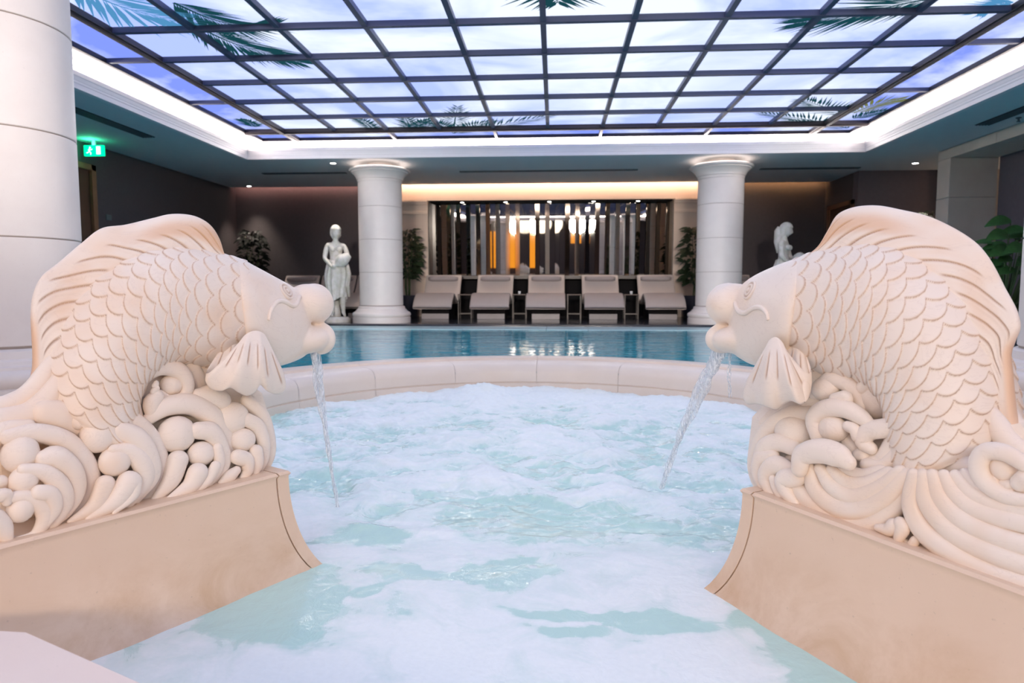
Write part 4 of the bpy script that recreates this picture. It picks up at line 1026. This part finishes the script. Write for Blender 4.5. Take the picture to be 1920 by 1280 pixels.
FR.curls([
    ([(560, 60, 60), (680, 60, 60), (800, 110, 60)], .03), ([(600, 160, 34), (680, 88, 42), (780, 125, 42), (836, 230, 36)], .055), ([(690, 150, 50), (650, 142, 68)], .07, .75), ([(700, 190, 28), (760, 180, 30), (770, 210, 24)], .08), ([(560, 220, 50), (640, 200, 40)], .06),
    ([(900, 120, 70), (930, 190, 115)], .05, .6), ([(850, 130, 34), (900, 70, 40), (990, 70, 40), (1055, 160, 38)], .055),
    ([(610, 390, 42), (590, 300, 46), (650, 245, 46), (750, 245, 46), (840, 290, 40), (900, 340, 24)], .085), ([(720, 350, 50), (692, 352, 72)], .095, .75), ([(770, 340, 28), (805, 355, 32), (815, 395, 28)], .09), ([(760, 400, 40), (800, 450, 40)], .08),
    ([(520, 350, 60), (480, 372, 92)], .080, .72), ([(560, 270, 36), (450, 285, 46), (345, 365, 48), (288, 465, 44), (272, 570, 38), (305, 670, 28), (390, 745, 14)], .062),
    ([(480, 455, 40), (400, 425, 46), (325, 455, 46), (290, 525, 32)], .090), ([(360, 495, 36), (302, 512, 40), (288, 600, 30), (330, 690, 20)], .096), ([(455, 570, 40), (385, 545, 48), (330, 595, 42), (345, 670, 32), (410, 745, 14)], .104),
    ([(490, 610, 46), (430, 625, 50), (445, 695, 38), (510, 780, 14)], .114), ([(370, 620, 24), (390, 680, 24), (430, 740, 16)], .11),
    ([(470, 520, 40), (520, 500, 40)], .085), ([(1035, 300, 24), (965, 345, 46), (880, 365, 46), (848, 420, 42), (890, 455, 32)], .085), ([(900, 520, 30), (960, 500, 40), (1005, 430, 42), (1040, 330, 28)], .075), ([(830, 490, 34), (850, 490, 36)], .09),
    ([(880, 545, 40), (960, 550, 40), (1040, 480, 36)], .08), ([(1050, 280, 30), (1030, 400, 34), (1010, 480, 30)], .06),
    ([(510, 560, 44), (530, 490, 52), (630, 470, 62), (720, 495, 60), (770, 530, 40)], .125, .75, 'tail_strand'),
    ([(500, 560, 36), (500, 650, 50), (600, 765, 58), (760, 850, 64), (880, 862, 62), (985, 790, 56), (1065, 690, 46), (1105, 580, 32)], .100, .7, 'tail_strand'),
    ([(560, 560, 34), (600, 680, 48), (720, 772, 54), (855, 772, 52), (985, 700, 48), (1075, 600, 36)], .108, .7, 'tail_strand'),
    ([(620, 565, 32), (685, 660, 44), (800, 712, 46), (935, 670, 44), (1045, 580, 32)], .108, .7, 'tail_strand'),
    ([(680, 570, 28), (765, 642, 38), (875, 642, 40), (985, 590, 34)], .104, .7, 'tail_strand'), ([(740, 560, 26), (845, 600, 34), (945, 580, 34)], .098, .7, 'tail_strand'),
    ([(1120, 600, 34), (1105, 760, 46), (1180, 905, 56), (1350, 1030, 58), (1520, 1120, 58), (1760, 1200, 58), (1900, 1240, 50)], .112, .7, 'tail_strand'),
    ([(1170, 600, 34), (1190, 740, 50), (1290, 870, 54), (1450, 975, 56), (1760, 1095, 56), (1900, 1130, 50)], .110, .7, 'tail_strand'),
    ([(1220, 600, 34), (1262, 720, 46), (1370, 830, 52), (1530, 912, 52), (1760, 985, 52), (1900, 1000, 46)], .108, .7, 'tail_strand'),
    ([(1280, 600, 32), (1340, 700, 44), (1470, 792, 48), (1760, 868, 50), (1900, 880, 46)], .104, .7, 'tail_strand'),
    ([(1340, 600, 30), (1420, 690, 40), (1560, 762, 44), (1760, 800, 46)], .100, .7, 'tail_strand'), ([(1390, 590, 28), (1490, 680, 36), (1620, 735, 38), (1760, 750, 38)], .095, .7, 'tail_strand'),
    ([(1120, 560, 60), (1250, 560, 70), (1400, 560, 60)], .070, .7, 'tail_strand'),
    ([(930, 880, 20), (990, 890, 34), (1010, 870, 36)], .115), ([(1040, 930, 26), (1060, 880, 36), (1045, 850, 30)], .118), ([(1100, 990, 24), (1125, 950, 26)], .125), ([(940, 930, 20), (1060, 960, 26), (1140, 1000, 20)], .11),
    ([(1760, 740, 30), (1610, 712, 38), (1505, 640, 44), (1465, 550, 46), (1500, 478, 44), (1600, 478, 44), (1720, 545, 40)], .105), ([(1640, 560, 50), (1600, 562, 72)], .105, .75), ([(1600, 650, 30), (1625, 655, 36)], .11), ([(1690, 640, 50), (1720, 620, 56)], .112, .8), ([(1540, 620, 24), (1570, 660, 24), (1640, 690, 22)], .10),
    ([(1450, 60, 30), (1550, 160, 46), (1605, 260, 52), (1660, 350, 54), (1760, 440, 56), (1860, 500, 50)], -.005, 1.0, 'tail_strand'), ([(1440, 180, 30), (1520, 270, 44), (1575, 350, 54), (1625, 420, 56), (1760, 530, 50), (1860, 570, 46)], .03, .9, 'tail_strand'),
], K4)
FR.jet([(1352, 650, 14), (1338, 680, 14), (1320, 718, 13), (1300, 762, 10), (1280, 808, 7), (1262, 850, 5.5), (1240, 915, 4)], 'broad arc of water pouring from the right fish mouth')
FR.jet([(1369, 662, 2.2), (1367, 700, 1.8), (1369, 745, 1.5)], 'thin dribble of water beside the right fish chin')

# ------------------------------------------------------------------ women statues
def statue(label, m, flip=1.0, long_hair=False):
    t = thing('woman_statue', label, 'statue', m)
    jnt = {'pel': (0, 0, .92, .115, .09), 'wai': (0, -.005, 1.04, .092, .075), 'che': (0, -.01, 1.19, .115, .088), 'col': (0, 0, 1.31, .075, .06), 'nec': (.0, -.012, 1.37, .040, .040), 'hea': (.005, -.03, 1.43, .05, .05),
           'shl': (-.135, 0, 1.28, .05, .05), 'ell': (-.185, -.03, 1.05, .038, .038), 'wrl': (-.06, -.17, .90, .026, .026), 'hal': (-.01, -.20, .875, .026, .020),
           'shr': (.135, 0, 1.27, .05, .05), 'elr': (.20, -.06, 1.06, .038, .038), 'wrr': (.12, -.17, .97, .026, .026), 'har': (.08, -.21, .95, .026, .020),
           'hil': (-.07, 0, .84, .085, .085), 'knl': (-.075, -.02, .52, .056, .056), 'anl': (-.07, .02, .16, .036, .036), 'fol': (-.085, -.10, .105, .034, .022),
           'hir': (.08, -.01, .84, .085, .085), 'knr': (.10, -.075, .53, .056, .056), 'cfr': (.10, -.03, .37, .048, .048), 'anr': (.10, .01, .16, .034, .034), 'for': (.125, -.11, .105, .034, .022)}
    ed = [('pel', 'wai'), ('wai', 'che'), ('che', 'col'), ('col', 'nec'), ('nec', 'hea'), ('che', 'shl'), ('shl', 'ell'), ('ell', 'wrl'), ('wrl', 'hal'), ('che', 'shr'), ('shr', 'elr'), ('elr', 'wrr'), ('wrr', 'har'), ('pel', 'hil'), ('hil', 'knl'), ('knl', 'anl'), ('anl', 'fol'), ('pel', 'hir'), ('hir', 'knr'), ('knr', 'cfr'), ('cfr', 'anr'), ('anr', 'for')]
    ks = list(jnt); me = bpy.data.meshes.new('figure')
    me.from_pydata([(flip*jnt[k][0], jnt[k][1], jnt[k][2]) for k in ks], [(ks.index(a), ks.index(b)) for a, b in ed], [])
    o = bpy.data.objects.new('figure', me); COL.objects.link(o); o.parent = t
    o.modifiers.new('skin', 'SKIN'); lay = me.skin_vertices if len(me.skin_vertices) else None
    if not len(me.skin_vertices):
        bm = bmesh.new(); bm.from_mesh(me); bm.verts.layers.skin.verify(); bm.to_mesh(me); bm.free()
    for i, k in enumerate(ks):
        sv = me.skin_vertices[0].data[i]; sv.radius = (jnt[k][3], jnt[k][4]); sv.use_root = (k == 'pel')
    sb = o.modifiers.new('sub', 'SUBSURF'); sb.levels = 2; sb.render_levels = 2
    me.materials.append(MAT['statue'])
    # chest
    G().ell((-.052*flip, -.085, 1.20), (.045, .04, .045)).build('breast', MAT['statue'], t, True, True)
    G().ell((.052*flip, -.085, 1.20), (.045, .04, .045)).build('breast', MAT['statue'], t, True, True)
    # head with brow, nose, eyes, mouth
    nu, nv = 40, 30; Uu = np.linspace(.01, math.pi-.01, nv); Vv = np.linspace(0, 2*math.pi, nu, endpoint=False)
    d = np.stack([np.sin(Uu)[:, None]*np.sin(Vv), -np.sin(Uu)[:, None]*np.cos(Vv), np.cos(Uu)[:, None]+0*Vv], 2)
    p = d*np.array([.072, .088, .108])
    def bmpf(x, z, sx, sz, a): return a*np.exp(-((p[..., 0]-x)/sx)**2-((p[..., 2]-z)/sz)**2)*(d[..., 1] < 0)
    dy = bmpf(0, -.012, .010, .022, -.022)+bmpf(0, .02, .009, .02, -.008)+bmpf(-.028, .012, .013, .009, .014)+bmpf(.028, .012, .013, .009, .014)+bmpf(0, -.050, .020, .006, -.008)+bmpf(0, -.062, .018, .004, .005)+bmpf(0, -.085, .02, .012, -.008)
    p[..., 1] += dy; p[..., 0] *= 1-.18*sm(.0, .10, -p[..., 2])
    rot = np.array((Matrix.Rotation(math.radians(18), 3, 'X') @ Matrix.Rotation(math.radians(14*flip), 3, 'Z')))
    q = p.reshape(-1, 3)@rot.T+np.array([.005*flip, -.035, 1.475])
    mk('head', q, [tuple(x) for x in gridf(nv, nu, True)], MAT['statue'], t, True, True)
    h = G()
    hp = d*np.array([.092, .104, .122]); msk = (d[..., 1] < -.15) & (d[..., 2] < .45)
    wv = 1+.05*np.sin(Vv*11)[None]*np.sin(Uu)[:, None]; hp = hp*wv[..., None]; hp[msk] *= .60
    h.add(hp.reshape(-1, 3)@rot.T+np.array([.005*flip, -.028, 1.482]), [tuple(x) for x in gridf(nv, nu, True)])
    h.build('hair', MAT['statue'], t, True, True)
    zl = 1.12 if long_hair else 1.33
    lk = G().tube([(0, .045, 1.52), (0, .075, 1.46), (0, .085, (1.46+zl)/2), (0, .08, zl)], [.055, .070, .062, .02], 14)
    lk.build('hair_lock', MAT['statue'], t, True, True)
    # draped skirt with folds
    ns, nt_ = 50, 120; a = np.linspace(0, 2*math.pi, nt_, endpoint=False); zz = np.linspace(1.0, .30, ns)
    P = []
    for i, z in enumerate(zz):
        f_ = i/(ns-1); R_ = .125+.05*math.sin(math.pi*min(1, f_*1.3))+.015*f_
        hem = .10*f_*np.clip(np.sin(a)*0+np.cos(a-math.radians(-50)), 0, 1)
        fold = 1+(.03+.07*f_)*np.sin(a*13+2.5*f_+1.2*np.sin(a*2))+.03*np.sin(a*5-9*f_)
        P.append(np.stack([flip*(R_*1.08*np.cos(a)*fold+.01), R_*.95*np.sin(a)*fold-.01, z+hem*1.2-.02*np.cos(a)*(1-f_)], 1))
    mk('skirt', np.array(P).reshape(-1, 3), [tuple(x) for x in gridf(ns, nt_, True)], MAT['statue'], t, True, True)
    ro = G().tube([(flip*x, y, z) for x, y, z in ((-.13, .02, 1.02), (-.08, -.10, .99), (.03, -.12, .97), (.13, -.04, 1.0))], [.02, .028, .026, .02], 10); ro.build('sash', MAT['statue'], t, True, True)
    dr = G().tube([(flip*x, y, z) for x, y, z in ((.17, -.10, .96), (.20, -.06, .80), (.18, -.02, .62), (.20, 0, .42))], [.03, .04, .035, .02], 10); dr.build('drape_end', MAT['statue'], t, True, True)
    # jug
    jp = [(0, 0), (.03, 0), (.038, .012), (.06, .05), (.078, .10), (.074, .15), (.045, .19), (.028, .21), (.03, .235), (.04, .25), (.033, .25), (.022, .215), (0, .20)]
    g = G().lathe(jp, 24); Rj = np.array(Matrix.Rotation(math.radians(-125*flip), 3, 'Y'))
    vv = g.v[0]@Rj.T*1.3+np.array([.22*flip, -.22, 1.10]); jug = mk('jug', vv, g.f, MAT['statue'], t, True, True)
    bs = G().lathe([(0, 0), (.215, 0), (.215, .05), (.205, .065), (.19, .07), (.185, .085), (0, .085)], 40).build('base', MAT['statue'], t, True, True, auto=40)
    st_ = G().tube([(flip*-.02, .10, .08), (flip*-.02, .09, .35)], [.09, .06], 10).build('stump', MAT['statue'], t, True, True)
    return t
S1 = statue('white marble woman pouring a jug, left of the left far column', LR(-3.62, 11.05, 0, math.radians(18)) @ Matrix.Scale(1.0, 4))
S2 = statue('white marble woman with long hair and jug, half hidden by the right fish', LR(3.62, 11.05, 0, math.radians(58)) @ Matrix.Scale(1.0, 4), 1.0, True)

# ------------------------------------------------------------------ added fill spots with fixtures, unseen behind the viewer, for spa and far deck
def aim_fill_spot(x, y, tx, ty, tz, power, label, cone=42, col=(1, .83, .66), lr=1.0):
    z = ZC
    t = thing('fill_spotlight', label, 'spotlight', L(x, y, z))
    dvec = Vector((tx-x, ty-y, tz-(z-.12))).normalized()
    q = dvec.to_track_quat('-Z', 'Y')
    G().lathe([(0, 0), (.05, 0), (.05, -.015), (.012, -.018), (.012, -.10)], 20).build('mount', MAT['black'], t, True, True)
    R3 = np.array(q.to_matrix()); g = G().lathe([(0, .07), (.04, .07), (.045, -.06), (.038, -.06), (.036, -.045)], 20)
    mk('barrel', g.v[0]@R3.T+np.array([0, 0, -.12]), g.f, MAT['black'], t, True, True)
    g = G().lathe([(0, -.046), (.036*lr, -.046)], 20); mk('lens', g.v[0]@R3.T+np.array([0, 0, -.12]), g.f, MAT['lamp'], t, False, True)
    ld = bpy.data.lights.new('spot', 'SPOT'); ld.energy = power; ld.spot_size = math.radians(cone); ld.spot_blend = .8; ld.color = col; ld.shadow_soft_size = .45
    lo = bpy.data.objects.new('spot', ld); COL.objects.link(lo); lo.parent = t; lo.matrix_local = Matrix.Translation(Vector((0, 0, -.12))+dvec*.09) @ q.to_matrix().to_4x4()
for i, (x, tx, ty) in enumerate(((-2.6, .7, 1.2), (-.9, .5, 1.5), (.9, -.6, 1.5), (2.4, -1.0, 1.3))):  # row added to light the fish from the front
    aim_fill_spot(x, -5.15, tx, ty, .35, 180, 'added fill spotlight behind the viewer, %s in its row of four' % ('far left', 'inner left', 'inner right', 'far right')[i])
for i, (x, tx, tz) in enumerate(((-.7, -3.2, 1.1), (-1.7, -1.2, .9), (1.7, .9, .9), (.7, 3.0, 1.1))):  # row added to brighten the far columns and loungers
    aim_fill_spot(x, -5.4, tx, 11.5, tz, 2300, 'added fill spotlight behind the viewer aimed at the far deck, %s of four' % ('inner left', 'far left', 'far right', 'inner right')[i], 17, (1, .90, .82), .4)
